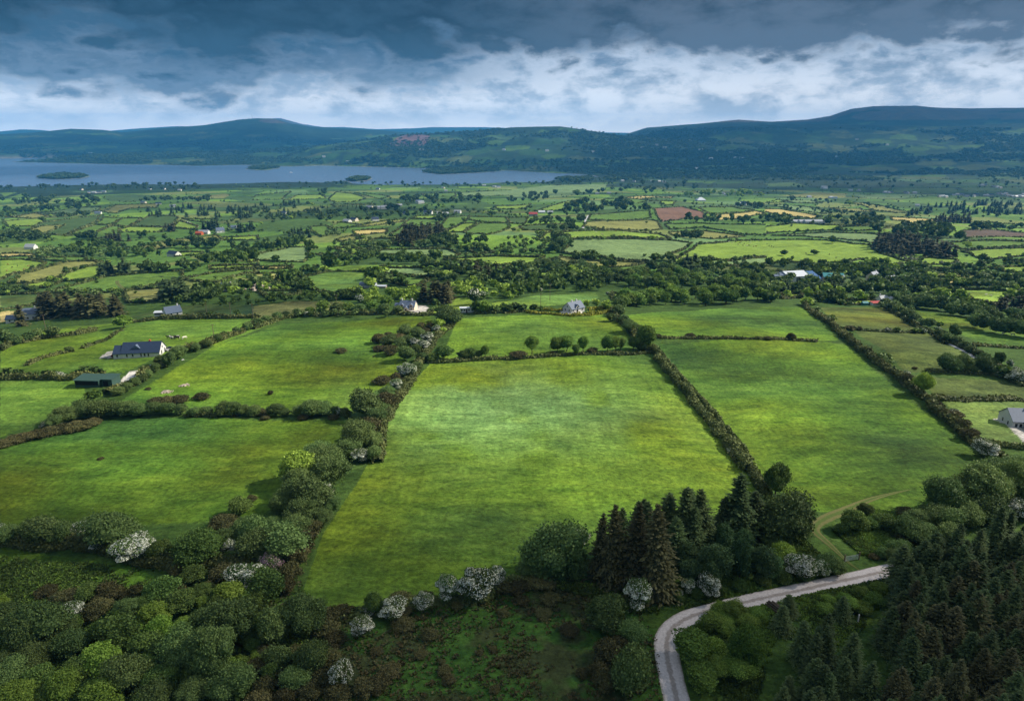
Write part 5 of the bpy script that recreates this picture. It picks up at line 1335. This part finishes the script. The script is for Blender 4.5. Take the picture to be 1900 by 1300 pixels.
scatter_tufts('low_heather', [marsh, [(380,1120),(560,1080),(640,1300),(600,1440),(300,1440),(350,1250)]], 4200, .5, 'gor', 602, .4)
verge = [[(1260,1180),(1300,1150),(1640,1075),(1680,1100),(1560,1200),(1440,1180),(1400,1320),(1290,1320)], [(1000,1080),(1150,1130),(1230,1140),(1560,1062),(1490,1000),(1440,1010),(1250,1090)], [(1545,985),(1600,1030),(1700,1040),(1720,960),(1620,945)],
         [(0,1030),(560,1090),(600,1160),(560,1330),(0,1330)]]
scatter_tufts('undergrowth', verge, 30000, .42, 'bl', 603, .6)
scatter_tufts('dark_undergrowth', verge, 26000, .45, 'bd', 604, .6)
print('trees', ntree, 'far', {k: len(v) for k, v in far.items()})
# ------------------------------------------------------------------ buildings
def place(name, tile, px, py, yaw, label, cat, group=None, sink=.0):
    x, y, z = at2(*tp(tile, '%f,%f' % (px, py))[0]); e = obj(name, None, None, (x, y, z-sink), (0, 0, R(yaw))); tag(e, label, cat, group); return e
def gable(e, L, W, wh, rh, wall, roof, x0=0, y0=0, over=.35, th=.18, along='x', wname='wall', rname='roof', base=-1.2):
    """walls with gables and a pitched roof of two slabs; ridge along x or y"""
    h, l = W/2, L/2; b = MB(); r = MB(); k = rh/h
    prof = [(-h, base), (h, base), (h, wh), (0, wh+rh), (-h, wh)]
    s1 = [(-h-over, wh-over*k+.04), (0, wh+rh+.04), (0, wh+rh+th+.04), (-h-over, wh-over*k+th+.04)]; s2 = [(-a, c) for a, c in s1][::-1]
    if along == 'x':
        b.prismx([(a+y0, c) for a, c in prof], x0-l, x0+l)
        for s in (s1, s2): r.prismx([(a+y0, c) for a, c in s], x0-l-over*.6, x0+l+over*.6)
    else:
        b.prism([(a+x0, c) for a, c in prof], y0-l, y0+l)
        for s in (s1, s2): r.prism([(a+x0, c) for a, c in s], y0-l-over*.6, y0+l+over*.6)
    return b.build(wname, M[wall], e), r.build(rname, M[roof], e)
def chim(e, roof, x, y, z, h=1.1, mat='wall'):
    b = MB().box(x-.35, x+.35, y-.3, y+.3, z-.8, z+h).box(x-.42, x+.42, y-.37, y+.37, z+h+.002, z+h+.14); b.tube((x, y, z+h+.14), (x, y, z+h+.45), .13, .12, 8); return b.build('chimney', M[mat], e)
def window(e, side, u, z, w_, h_, pos, name='window', glass='glass'):
    """side f/b: wall facing -y/+y at y=pos; l/r: wall facing -x/+x at x=pos"""
    f, g_ = MB(), MB(); o_ = .05
    def bx(mb, a0, a1, z0, z1, d):
        if side == 'f': mb.box(a0, a1, pos-d, pos+.05, z0, z1)
        elif side == 'b': mb.box(a0, a1, pos-.05, pos+d, z0, z1)
        elif side == 'l': mb.box(pos-d, pos+.05, a0, a1, z0, z1)
        else: mb.box(pos-.05, pos+d, a0, a1, z0, z1)
    bx(f, u-w_/2-.08, u+w_/2+.08, z-.1, z, .10); bx(f, u-w_/2-.08, u+w_/2+.08, z+h_, z+h_+.08, .06)
    bx(f, u-w_/2-.08, u-w_/2, z, z+h_, .06); bx(f, u+w_/2, u+w_/2+.08, z, z+h_, .06); 
    if w_ > .9: bx(f, u-.03, u+.03, z, z+h_, .055)
    bx(g_, u-w_/2, u+w_/2, z, z+h_, .03)
    F = f.build(name, M['frame'], e); g_.build('pane', M[glass], F); return F
def door(e, side, u, w_, h_, pos, mat='dark'):
    b = MB(); d = .05
    if side == 'f': b.box(u-w_/2, u+w_/2, pos-d, pos+.05, .0, h_)
    elif side == 'l': b.box(pos-d, pos+.05, u-w_/2, u+w_/2, .0, h_)
    elif side == 'r': b.box(pos-.05, pos+d, u-w_/2, u+w_/2, .0, h_)
    return b.build('door', M[mat], e)
def dormer(e, x, y, z, w_, h_, rh, dep, wall, roof):
    """gabled dormer whose face looks to -y at y, roof running back"""
    b = MB(); k = w_/2; b.prism([(x-k, z), (x+k, z), (x+k, z+h_), (x, z+h_+rh), (x-k, z+h_)], y, y+dep); D = b.build('dormer', M[wall], e)
    r = MB(); o_ = .2
    s1 = [(x-k-o_, z+h_-o_*rh/k+.03), (x, z+h_+rh+.03), (x, z+h_+rh+.16), (x-k-o_, z+h_-o_*rh/k+.16)]
    for s in (s1, [(2*x-a, c) for a, c in s1][::-1]): r.prism(s, y-.2, y+dep)
    r.build('dormer_roof', M[roof], D)
    f = MB().box(x-k*.5, x+k*.5, y-.04, y+.04, z+.3, z+h_+.1); f.build('pane', M['glass'], D); return D
# the long slate bungalow
e = place('bungalow', 'E', 1062, 466, 8, 'long white bungalow with dark slate roof and a pale triangular gablet', 'bungalow')
gable(e, 14.6, 8.0, 2.1, 3.3, 'wall', 'slate'); gable(e, 3.0, 6.8, 2.0, 2.4, 'wall', 'slate', -8.9, -.6, wname='side_wing', rname='wing_roof')
MB().prism([(-3.4, 3.5), (-.2, 3.5), (-1.8, 5.0)], -2.9, -1.0).build('gablet', M['slateb'], e)
for u in (-5.2, -3.0, .2, 1.6, 3.0): window(e, 'f', u, .5, .62, 1.2, -4.0)
window(e, 'f', -8.9, .55, .7, 1.1, -4.0); window(e, 'r', -1.5, .5, 1.2, 1.7, 7.3); window(e, 'r', 2, .5, 1.0, 1.7, 7.3); window(e, 'r', 0, 2.8, .8, 1.0, 7.3)
chim(e, None, 2.8, .3, 5.3, .7, 'orange')
# green corrugated sheds
def shed(e, x0, x1, y0, y1, h0, h1, wall, roof, openf=True, th=.12):
    MB().prismx([(y0, -.8), (y1, -.8), (y1, h1), (y0, h0)], x0, x1).build('wall', M[wall], e)
    MB().prismx([(y0-.4, h0+.02), (y1+.4, h1+.05), (y1+.4, h1+.05+th), (y0-.4, h0+.02+th)], x0-.3, x1+.3).build('roof', M[roof], e)
    if openf: MB().box(x0+.3, x1-.3, y0-.04, y0+.1, .9, h0-.3).build('shade_panel', M['dark'], e)  # black panel on the wall stands in for the shaded inside
e = place('farm_shed', 'E', 680, 690, -4, 'long green corrugated shed with a dark open front', 'shed'); shed(e, -4.6, 4.2, -2.5, 2.5, 2.6, 3.2, 'green', 'green')
e = place('farm_shed', 'E', 800, 688, -4, 'smaller green shed at the right end of the long green one', 'shed'); shed(e, -2.3, 2.6, -1.8, 3.0, 2.7, 3.0, 'green', 'green', False)
door(e, 'f', .2, 1.8, 2.1, -1.8, 'dark')
# white farmhouse with two dormers and a porch
e = place('farmhouse', 'F', 1140, 140, -8, 'cream two dormer farmhouse with gabled porch beside tall brown spruces', 'house')
gable(e, 8.4, 6.4, 2.7, 2.6, 'cream', 'slateb'); dormer(e, -2.6, -3.3, 2.4, 1.7, 1.0, .8, 2.6, 'cream', 'slateb'); dormer(e, 2.5, -3.3, 2.4, 1.7, 1.1, .9, 2.6, 'cream', 'slateb')
gable(e, 1.8, 2.2, 2.1, 1.0, 'cream', 'slateb', 0, -4.1, along='y', wname='porch', rname='porch_roof'); door(e, 'f', 0, .9, 1.9, -5.0)
for u in (-2.6, 2.5): window(e, 'f', u, .8, 1.0, 1.2, -3.2)
window(e, 'l', 0, .8, .9, 1.2, -4.3); chim(e, None, 2.2, 0, 5.2); chim(e, None, -3.4, 0, 5.2)
gable(e, 3.0, 4.0, 2.2, 1.4, 'cream', 'slateb', -5.9, .8, wname='annexe', rname='annexe_roof')
# mobile home
e = place('mobile_home', 'F', 1572, 157, 4, 'white flat roofed mobile home with a row of dark windows', 'mobile home')
MB().box(-3.9, 3.9, -1.4, 1.4, .3, 2.7).build('wall', M['wall'], e); MB().prismx([(-1.6, 2.71), (1.6, 2.71), (1.6, 2.8), (0, 3.0), (-1.6, 2.8)], -4.1, 4.1).build('roof', M['lgrey'], e)
for u in (-2.9, -1.5, .9, 2.6): window(e, 'f', u, 1.2, .9, .9, -1.4)
door(e, 'f', -.3, .7, 2.2, -1.4, 'dark'); MB().box(-3.6, 3.6, -1.2, 1.2, -.6, .295).build('base', M['dark'], e)
# dormer cottage with the golden hedge
e = place('cottage', 'G', 492, 146, 38, 'white cottage with blue slate roof and gabled dormer inside a golden hedge', 'cottage')
gable(e, 9.0, 7.0, 2.2, 2.9, 'wall', 'slateb'); dormer(e, -.6, -3.6, 1.3, 2.2, 1.7, 1.1, 3.0, 'wall', 'slateb')
for u in (-3.4, 3.0): window(e, 'f', u, .7, 1.0, 1.1, -3.5)
door(e, 'f', -.6, .9, 1.9, -3.62); window(e, 'l', -1.5, .7, 1.0, 1.1, -4.5); window(e, 'l', 1.5, .7, 1.0, 1.1, -4.5); window(e, 'l', 0, 2.7, .8, .9, -4.5)
chim(e, None, -1.5, 0, 5.0, .9); chim(e, None, 1.8, 0, 5.0, .9)
# house at the right edge
e = place('farmhouse', 'H', 1905, 985, -6, 'large white house with grey slate roof and projecting gabled wing on a lawn', 'house')
gable(e, 17, 7.6, 2.7, 2.8, 'wall', 'slateb', 2.5); gable(e, 5.6, 4.6, 2.5, 2.2, 'wall', 'slate', -.4, -6.5, along='y', wname='wing', rname='wing_roof')
gable(e, 9, 6.0, 3.6, 3.6, 'wall', 'slate', 9, 2.0, along='y', wname='rear_wing', rname='rear_roof')
for u in (-1.6, 1.2): window(e, 'l', u, .8, .7, 1.2, -6.0)
for u in (-4.9, -3.6): window(e, 'f', u, .8, .8, 1.2, -3.8)
window(e, 'l', -7.4, .9, .8, 1.1, -2.7); window(e, 'f', -.4, .8, 1.6, 1.3, -9.3); door(e, 'l', -5.1, .9, 2.0, -2.7, 'wood'); chim(e, None, 0, 0, 5.3)
# white house with red annexe
e = place('farmhouse', 'H', 875, 88, 8, 'white house with pale hipped roof beside a low red roofed annexe', 'house')
gable(e, 9.0, 6.5, 2.8, 2.2, 'wall', 'grey'); gable(e, 6.0, 4.4, 2.9, 2.0, 'wall', 'grey', 1.6, -1.6, along='y', wname='front_wing', rname='wing_roof')
for u in (-3.0, 3.9): window(e, 'f', u, .8, .9, 1.1, -3.25)
window(e, 'f', 1.6, .8, 1.2, 1.2, -4.6); chim(e, None, -4.0, 0, 4.9)
e = place('annexe', 'H', 812, 103, 8, 'low annexe with red sheeting roof in front of the white house', 'annexe'); shed(e, -3.2, 3.2, -1.6, 1.6, 1.6, 2.2, 'wall', 'red', False)
e = place('garden_shed', 'H', 728, 104, 4, 'small teal garden shed left of the red roofed annexe', 'shed'); gable(e, 3.4, 2.2, 1.7, .7, 'teal', 'teal')
# blue farm sheds
for px, py, L_, W_2, wh, rh, yaw, wl_, rf, lb in [(105, 792, 15, 12, 4.6, 1.8, 6, 'blue', 'slateb', 'blue sided barn at the left of the farm sheds behind the dark conifer screen'),
    (195, 790, 19, 16, 4.6, 3.0, 14, 'lgrey', 'lgrey', 'wide barn with almost white roof between two blue barns'), (285, 788, 14, 14, 4.4, 2.6, 20, 'blue', 'blue', 'dark blue barn at the right of the wide white roof'),
    (352, 800, 9, 7, 3.0, 1.4, 6, 'grey', 'blue', 'small blue roofed shed right of the big barns'),
    (490, 795, 16, 11, 4.0, 2.4, -12, 'stone', 'teal', 'barn with teal roof right of the blue barns'), (530, 800, 9, 7, 3.2, 2.0, -12, 'stone', 'grey', 'stone shed at the right end of the teal roofed barn')]:
    e = place('barn', 'D', px, py, yaw, lb, 'barn'); gable(e, L_, W_2, wh, rh, wl_, rf); MB().box(-1.8, 1.8, -W_2/2-.05, -W_2/2+.05, 0, wh*.8).build('door', M['dark'], e)
def smallhouse(tile, px, py, yaw, L_, W_2, wh, rh, wl_, rf, label, name='house', cat='house', group=None, win=2, ch=1):
    e = place(name, tile, px, py, yaw, label, cat, group); gable(e, L_, W_2, wh, rh, wl_, rf)
    for i in range(win): window(e, 'f', -L_/2+L_*(i+.8)/(win+.6), .8, .9, 1.2, -W_2/2)
    if win > 1: window(e, 'r' if yaw < 0 else 'l', 0, .9, .9, 1.2, L_/2 if yaw < 0 else -L_/2)
    if ch: chim(e, None, L_*.36, 0, wh+rh-.3)
    return e
smallhouse('D', 785, 800, 40, 10, 7, 5.0, 3.2, 'cream', 'slateb', 'tall gabled cream house among trees right of the teal barn', win=3, ch=1)
smallhouse('D', 917, 800, 10, 6.5, 5, 3.0, 1.8, 'wall', 'lgrey', 'small white house half hidden in the dark grove')
smallhouse('A', 110, 1098, 10, 7.5, 5, 2.4, 1.9, 'wall', 'slate', 'low slate roofed outbuilding left of the farmhouse under the spruces', 'outbuilding', 'outbuilding')
smallhouse('A', 222, 1075, 18, 10, 7, 3.8, 2.8, 'wall', 'slateb', 'slate roofed farmhouse half hidden by brown spruces', 'farmhouse', win=3)
smallhouse('A', 1270, 1048, 42, 8.2, 6.4, 2.2, 2.9, 'wall', 'slateb', 'small white house with steep blue slate roof and white chimney', win=2)
e = place('outbuilding', 'A', 1180, 1050, 12, 'long low pale roofed shed attached left of the small white house', 'shed'); shed(e, -2.9, 2.4, -1.3, 1.3, 1.9, 2.3, 'wall', 'lgrey')
smallhouse('A', 1670, 868, -14, 9, 6, 2.8, 2.6, 'wall', 'slateb', 'white farmhouse tucked among dark trees')
smallhouse('A', 1500, 452, -6, 16, 8, 3.2, 3.0, 'wall', 'grey', 'long white farmhouse on the far hillside', win=4)
smallhouse('A', 1465, 458, -6, 10, 7, 3.0, 2.4, 'orange', 'orange', 'orange roofed shed at the left of the long white farmhouse', 'shed', 'shed', win=0, ch=0)
smallhouse('A', 1618, 440, 36, 12, 9, 3.6, 4.0, 'wall', 'slateb', 'white house with steep gable right of the long white farmhouse')
smallhouse('A', 1718, 412, 10, 9, 7, 2.8, 2.4, 'lgrey', 'slateb', 'small blue roofed building between dark spruces on the hillside')
smallhouse('B', 845, 842, -3, 11, 6, 2.4, 1.2, 'lgrey', 'slateb', 'long low grey shed beneath a big round tree', 'barn', 'barn', win=0, ch=0)
smallhouse('B', 935, 845, -3, 8, 4, 1.3, .5, 'stone', 'lgrey', 'low pale concrete yard building right of the grey shed', 'outbuilding', 'shed', win=0, ch=0)
smallhouse('C', 912, 800, 4, 10, 5, 2.2, 1.2, 'orange', 'orange', 'orange brick building glimpsed in the big wood', 'outbuilding', 'shed', win=0, ch=0)
smallhouse('C', 195, 320, 0, 16, 9, 4.0, 3.4, 'grey', 'red', 'red roofed barn on the far farm left of the wood', 'barn', 'barn', win=0, ch=0)
smallhouse('C', 258, 300, 0, 14, 8, 3.2, 2.4, 'wall', 'lgrey', 'pale farm building right of the red barn', 'house', win=2)
smallhouse('C', 320, 300, 0, 12, 8, 3.0, 2.2, 'wall', 'grey', 'grey roofed house at the right of the red barn farm', 'house', win=2)
e = place('villa', 'C', 1422, 212, 12, 'white villa with tall pale pyramid roof above the ploughed field', 'house')
MB().box(-14, 14, -9, 9, -2, 4.5).build('wall', M['wall'], e); b = MB(); b.v = [(-15, -10, 4.4), (15, -10, 4.4), (15, 10, 4.4), (-15, 10, 4.4), (-4, 0, 12.5), (4, 0, 12.5)]; b.q = [(0, 1, 5, 4), (2, 3, 4, 5)]; b.t = [(1, 2, 5), (3, 0, 4)]; b.build('roof', M['lgrey'], e)
for u in (-9, -3, 3, 9): window(e, 'f', u, 1, 2, 2, -9)
e = smallhouse('C', 1700, 244, 18, 14, 9, 4, 4, 'wall', 'grey', 'white gabled house right of the pyramid roofed villa'); smallhouse('C', 1738, 240, -30, 15, 9, 5, 5, 'lgrey', 'slateb', 'bigger pale gabled house at the end of the villa garden')
for px, w_, lb in [(235, 18, 'left long grey barn of the far farm right of the straw field'), (268, 12, 'short pale barn between the two long far barns'), (330, 22, 'middle long grey barn of the far farm'), (400, 24, 'right long grey barn of the far farm')]:
    smallhouse('D', px, 372, 3, w_, 12, 3.4, 2.6, 'lgrey', 'grey', lb, 'barn', 'barn', win=0, ch=0)
TINY = [('white houses on the left lake shore', 'A', '1100,125 1205,125 655,152 690,152 725,150 765,146 1320,135'),
 ('small houses among the far left fields', 'A', '1055,228 1165,236 1270,255 722,305 230,562 1280,615 600,130'),
 ('white houses behind the stepped fields', 'B', '220,305 690,368 742,358 895,355 855,265 910,268 958,268 1072,250 1230,228 1215,222 1120,310 1285,305 1370,315 1405,320 1500,300'),
 ('white houses near the middle lake shore', 'B', '915,125 1415,140 1395,118 1695,100 1770,108 1800,112'),
 ('houses on the flat beyond the lake end', 'C', '850,66 935,68 1070,66 1155,74 1120,68 665,160 750,158 1610,168 1585,160'),
 ('houses of the far village on the right', 'D', '1275,182 1300,180 1325,185 1385,172 1410,165 1440,170 1465,178 1480,182 1500,178 1530,180 1545,170 1620,175 1640,170 1655,172 1715,162 1740,165 1765,162 1785,175 1820,180 1840,182 1862,178 1885,182 1895,165'),
 ('white houses on the far right flat', 'D', '320,185 480,190 510,192 880,150 905,152 925,150 1025,152 1045,155 1095,155 625,136 686,136 440,122 1115,250 1590,98 1615,98 1675,108 1700,112 1725,118')]
hs = []
for ds, tl, s in TINY:
    objs = []
    for a, b_ in [tuple(map(float, q.split(','))) for q in s.split()]:
        L_ = rng.uniform(11, 18); e = smallhouse(tl, a, b_, rng.uniform(-40, 40), L_, rng.uniform(7.5, 9), rng.uniform(3, 4.6), rng.uniform(2.4, 3.6), rng.choice(['wall', 'wall', 'wall', 'cream']), rng.choice(['slate', 'grey', 'slateb', 'grey']), None, win=0, ch=0)
        objs.append((e, TILES[tl][0]+a/TILES[tl][2]))
    label_stand(objs, ds)
objs = []
for a, b_ in [(1590,260),(1319,295),(1364,294),(1376,295),(1292,314),(1356,285),(1300,279),(1529,350),(1553,292),(1646,270),(645,301),(1192,275),(1233,275),(1219,270),(782,279),(601,292),(168,285),(1015,281),(1100,283),(935,279),(1330,281),(1280,262)]:
    x, y, z = at2(a, b_); L_ = rng.uniform(20, 34); e = obj('house', None, None, (x, y, z), (0, 0, rng.uniform(-.5, .5))); tag(e, None, 'house'); gable(e, L_, 12, 6, 5, 'wall', 'grey'); objs.append((e, a))
label_stand(objs, 'farmhouses dotted over the hills beyond the lake')
# heap of dark stone by the middle hedge
def heap(tile, px, py, w_, h_, mat, label, name='stone_heap', n=40):
    e = place(name, tile, px, py, 0, label, 'stone heap'); g = np.random.default_rng(int(px)); pb = PB()
    for i in range(n):
        a = g.uniform(0, 6.28); r_ = abs(g.normal(0, .33))*w_; s_ = w_*g.uniform(.06, .16); zc = max(0, h_*(1-r_/w_*1.6))*g.uniform(.6, 1)
        pb.core(ICV1*(1+g.normal(0, .16, (len(ICV1), 1)))*np.array([s_, s_, s_*.7])+np.array([r_*math.cos(a), r_*math.sin(a), zc]), ICF1, .5)
    obj('stones', pb.mesh('stones', M[mat]), e)
heap('B', 35, 862, 12, 4.5, 'stone', 'dark heap of stone and earth in the scrub above the middle hedge', n=120)
heap('E', 1350, 695, 3.0, .4, 'stone', 'pale stones scattered in the grass right of the gorse'); heap('E', 1220, 740, 3.4, .4, 'stone', 'pale rubble left of the scattered stones')
heap('E', 1345, 508, 1.6, .6, 'wall', 'small white heap of blocks beside the lane hedge', n=10)
# ------------------------------------------------------------------ cars
def car(tile, px, py, yaw, paint, label):
    e = place('parked_car', tile, px, py, yaw, label, 'car'); 
    MB().prism([(-2.1, .35), (2.1, .35), (2.15, .75), (1.2, .95), (-2.0, .98), (-2.1, .8)], -.85, .85).build('body', M[paint], e)
    MB().prism([(-1.8, .981), (1.15, .97), (.5, 1.42), (-1.3, 1.45)], -.72, .72).build('cabin', M['glass'], e)
    for x in (-1.3, 1.35):
        for y in (-.88, .88): MB().tube((x, y-.1, .32), (x, y+.1, .32), .33, .33, 12).build('wheel', M['tyre'], e)
car('E', 862, 482, 6, 'carred', 'dark red car parked at the left end of the bungalow'); car('E', 1252, 432, 70, 'carwhite', 'white car parked by the right gable of the bungalow')
car('F', 1058, 150, 12, 'carblue', 'dark car parked left of the cream farmhouse')
# ------------------------------------------------------------------ poles, gate, logs, boat, mast
for tl, px, py, h_, lb in [('E', 338, 288, 8.5, 'wooden utility pole in front of the brown spruces'), ('E', 1574, 358, 7.5, 'wooden utility pole beside the lane past the bungalow'), ('E', 1697, 190, 8, 'wooden utility pole in the scrub field left of the long hedge'),
    ('E', 1860, 200, 8, 'wooden utility pole at the back hedge of the upper left field'), ('F', 614, 125, 8, 'wooden utility pole on the low hill left of the cream farmhouse'), ('G', 318, 68, 10, 'tall utility pole behind the dormer cottage'), ('G', 250, 132, 9, 'utility pole left of the dormer cottage'), ('H', 1480, 90, 7, 'utility pole in the bright field at the upper right'), ('A', 1520, 1045, 7, 'utility pole right of the small white house')]:
    e = place('utility_pole', tl, px, py, 20, lb, 'utility pole'); MB().tube((0, 0, -.8), (0, 0, h_), .15, .10, 7).build('pole', M['wood'], e); MB().box(-.9, .9, -.06, .06, h_-.6, h_-.48).build('crossarm', M['wood'], e)
    for x in (-.8, 0, .8): MB().tube((x, 0, h_-.479), (x, 0, h_-.28), .05, .04, 6).build('insulator', M['frame'], e)
a1, a2 = at2(*tp('L', '866,572')[0]), at2(*tp('L', '942,560')[0]); ln = math.hypot(a2[0]-a1[0], a2[1]-a1[1]); yw = math.atan2(a2[1]-a1[1], a2[0]-a1[0])
e = obj('field_gate', None, None, a1, (0, 0, yw)); tag(e, 'galvanised field gate between two posts where the grass track leaves the gravel road', 'gate')
b = MB(); 
for k in range(6): b.tube((.15, 0, .2+k*.2), (ln-.15, 0, .2+k*.2), .03, .03, 6)
for u in (.15, ln-.15): b.tube((u, 0, .15), (u, 0, 1.25), .035, .035, 6)
b.tube((.15, 0, .2), (ln-.15, 0, 1.2), .025, .025, 6); b.build('gate_leaf', M['steel'], e)
for u in (0, ln): MB().tube((u, 0, -.5), (u, 0, 1.7), .13, .12, 8).build('post', M['wood'], e)
e = place('marker_post', 'L', 937, 892, 0, 'white marker post standing in the clearing before the plantation', 'post'); MB().tube((0, 0, -.4), (0, 0, 1.7), .12, .12, 8).build('post_shaft', M['wall'], e); MB().tube((0, 0, 1.701), (0, 0, 1.86), .15, .04, 8).build('cap', M['wall'], e)
lx, ly, lz = at2(*tp('L', '525,828')[0]); k = 0
for row, n in ((0, 5), (1, 4), (2, 2)):
    for i in range(n):
        e = obj('log', None, None, (lx+(i+row*.5-2.2)*.42, ly+rng.normal(0, .15), lz+.2+row*.34), (0, 0, .5+rng.normal(0, .04)))
        b = MB(); b.tube((0, -1.9, 0), (0, 1.9, 0), .21, .17, 9); o = b.build('bark_sheath', M['bark'], e); MB().tube((0, -1.93, 0), (0, -1.901, 0), .19, .19, 9).build('cut_end', M['cutwood'], e)
        tag(e, '%s log from left in the %s row of the stack by the gravel road' % (ordinal(i+1), ('bottom', 'middle', 'top')[row]), 'log', 'logs stacked beside the gravel road')
bx_, by_ = on_plane(540, 320.5, LAKE); e = obj('boat', None, None, (bx_, by_, LAKE), (0, 0, .5)); tag(e, 'tiny white boat alone on the lake', 'boat')
b = MB(); b.v = [(-9, -2.2, 1.6), (4, -2.6, 1.7), (10, 0, 2.4), (4, 2.6, 1.7), (-9, 2.2, 1.6), (-8, -1.2, -.6), (5, -1.3, -.6), (8, 0, -.5), (5, 1.3, -.6), (-8, 1.2, -.6)]
b.q = [(0, 5, 6, 1), (1, 6, 7, 2), (2, 7, 8, 3), (3, 8, 9, 4), (4, 9, 5, 0)]; b.t = [(0, 1, 4), (1, 3, 4), (1, 2, 3)]; b.build('hull', M['frame'], e); MB().box(-4, 3, -1.5, 1.5, 1.72, 4.4).build('cabin', M['frame'], e); MB().tube((0, 0, 4.41), (0, 0, 12), .2, .1, 6).build('mast', M['steel'], e)
x, y, z = at2(468, 220); e = obj('radio_mast', None, None, (x, y, z), None); tag(e, 'thin radio mast on top of the left mountain', 'mast'); MB().tube((0, 0, -5), (0, 0, 52), 3.5, 1.2, 6).build('mast_shaft', M['steel'], e); MB().tube((0, 0, 40), (0, 0, 44), 5, 5, 8).build('antenna', M['steel'], e)
# ------------------------------------------------------------------ animals
def skin_mesh(nodes, edges, name):
    me = bpy.data.meshes.new(name); me.from_pydata([n[:3] for n in nodes], edges, []); o = bpy.data.objects.new(name, me); COL.objects.link(o)
    m = o.modifiers.new('s', 'SKIN'); s = o.modifiers.new('u', 'SUBSURF'); s.levels = 1; s.render_levels = 1
    for i, n in enumerate(nodes): me.skin_vertices[0].data[i].radius = (n[3], n[4] if len(n) > 4 else n[3])
    me.skin_vertices[0].data[1].use_root = True
    dg = bpy.context.evaluated_depsgraph_get(); r = bpy.data.meshes.new_from_object(o.evaluated_get(dg)); bpy.data.objects.remove(o); r.name = name; return r
def beast(k, graze):
    hd = [(1.35, 0, .55, .13, .11), (1.5, 0, .22, .10, .09)] if graze else [(1.35, 0, 1.55, .15, .13), (1.68, 0, 1.45, .11, .10)]
    nd = [(-.85, 0, 1.12, .30, .28), (-.3, 0, 1.05, .36, .34), (.35, 0, 1.05, .37, .34), (.85, 0, 1.15, .30, .26), (1.15, 0, 1.0 if graze else 1.35, .19, .15)]+hd
    ed = [(0, 1), (1, 2), (2, 3), (3, 4), (4, 5), (5, 6)]
    for (r_, x, s_, bk) in ((0, -.85, .2, -.12), (0, -.85, -.2, -.12), (3, .8, .18, .03), (3, .8, -.18, .03)):
        i = len(nd); nd += [(x, s_, .78, .16), (x+(-.02 if bk < 0 else 0), s_, .45, .075), (x+bk*.6, s_, .3, .06), (x-.02, s_, .03, .07)]; ed += [(r_, i), (i, i+1), (i+1, i+2), (i+2, i+3)]
    i = len(nd); nd += [(-1.2, 0, 1.15, .04), (-1.25, 0, .6, .03)]; ed += [(0, i), (i, i+1)]
    b5 = 5; i = len(nd); nd += [(hd[0][0]-.05, .22, hd[0][2]+.06, .03), (hd[0][0]-.05, -.22, hd[0][2]+.06, .03)]; ed += [(5, i), (5, i+1)]
    return skin_mesh([(a*k, b_*k, c*k)+tuple(v*k for v in q) for a, b_, c, *q in nd], ed, 'cow')
CM = {}
for mt in ('cowb', 'coww', 'cowr'):
    for gzr in (0, 1):
        m_ = beast(1.0, gzr); m_.materials.append(M[mt]); CM[mt, gzr] = m_
def herd(tile, spots, desc, mats, cat='cow', name='cow', sc=1):
    objs = []
    for a, b_ in [tuple(map(float, q.split(','))) for q in spots.split()]:
        x, y, z = at2(*tp(tile, '%f,%f' % (a, b_))[0]); o = obj(name, CM[str(rng.choice(mats)), int(rng.integers(2))], None, (x, y, z), (0, 0, rng.uniform(0, 6.28)), (sc, sc, sc)); tag(o, None, cat); objs.append((o, TILES[tile][0]+a/TILES[tile][2]))
    label_stand(objs, desc)
herd('E', '1242,350 1255,346 1262,353 1275,350 1288,346 1300,352 1308,345 1355,352', 'cattle grazing behind the slate roofed bungalow', ['coww', 'cowb', 'cowr'])
herd('C', '1632,512 1655,520 1680,515 1700,530 1720,512 1735,540 1745,525 1765,542 1780,538 1790,520 1812,548 1830,545 1760,508 1712,520', 'cattle resting on top of the smooth green hill', ['coww', 'cowr', 'cowb'])
herd('D', '12,528 28,540 45,545 60,552 300,600 470,605 520,630', 'dark cattle on the right shoulder of the smooth green hill', ['cowb'])
herd('C', '640,320 665,312 690,318 720,306 745,312 800,300 830,310 575,430 640,428 655,440 700,455 800,435 860,445', 'cattle in the fields left of the ploughed field', ['cowb', 'cowr', 'coww'])
herd('A', '60,680 90,700 130,690 180,715 50,725 110,735 210,690', 'tiny cattle in the bright field at the left edge', ['cowb', 'cowr'])
herd('H', '1745,318 1815,328', 'white sheep in the field below the right hand willows', ['coww'], 'sheep', 'sheep', .9)
herd('D', '1620,905 1655,912 1410,908', 'pale cattle in the bright field at the upper right', ['coww'])
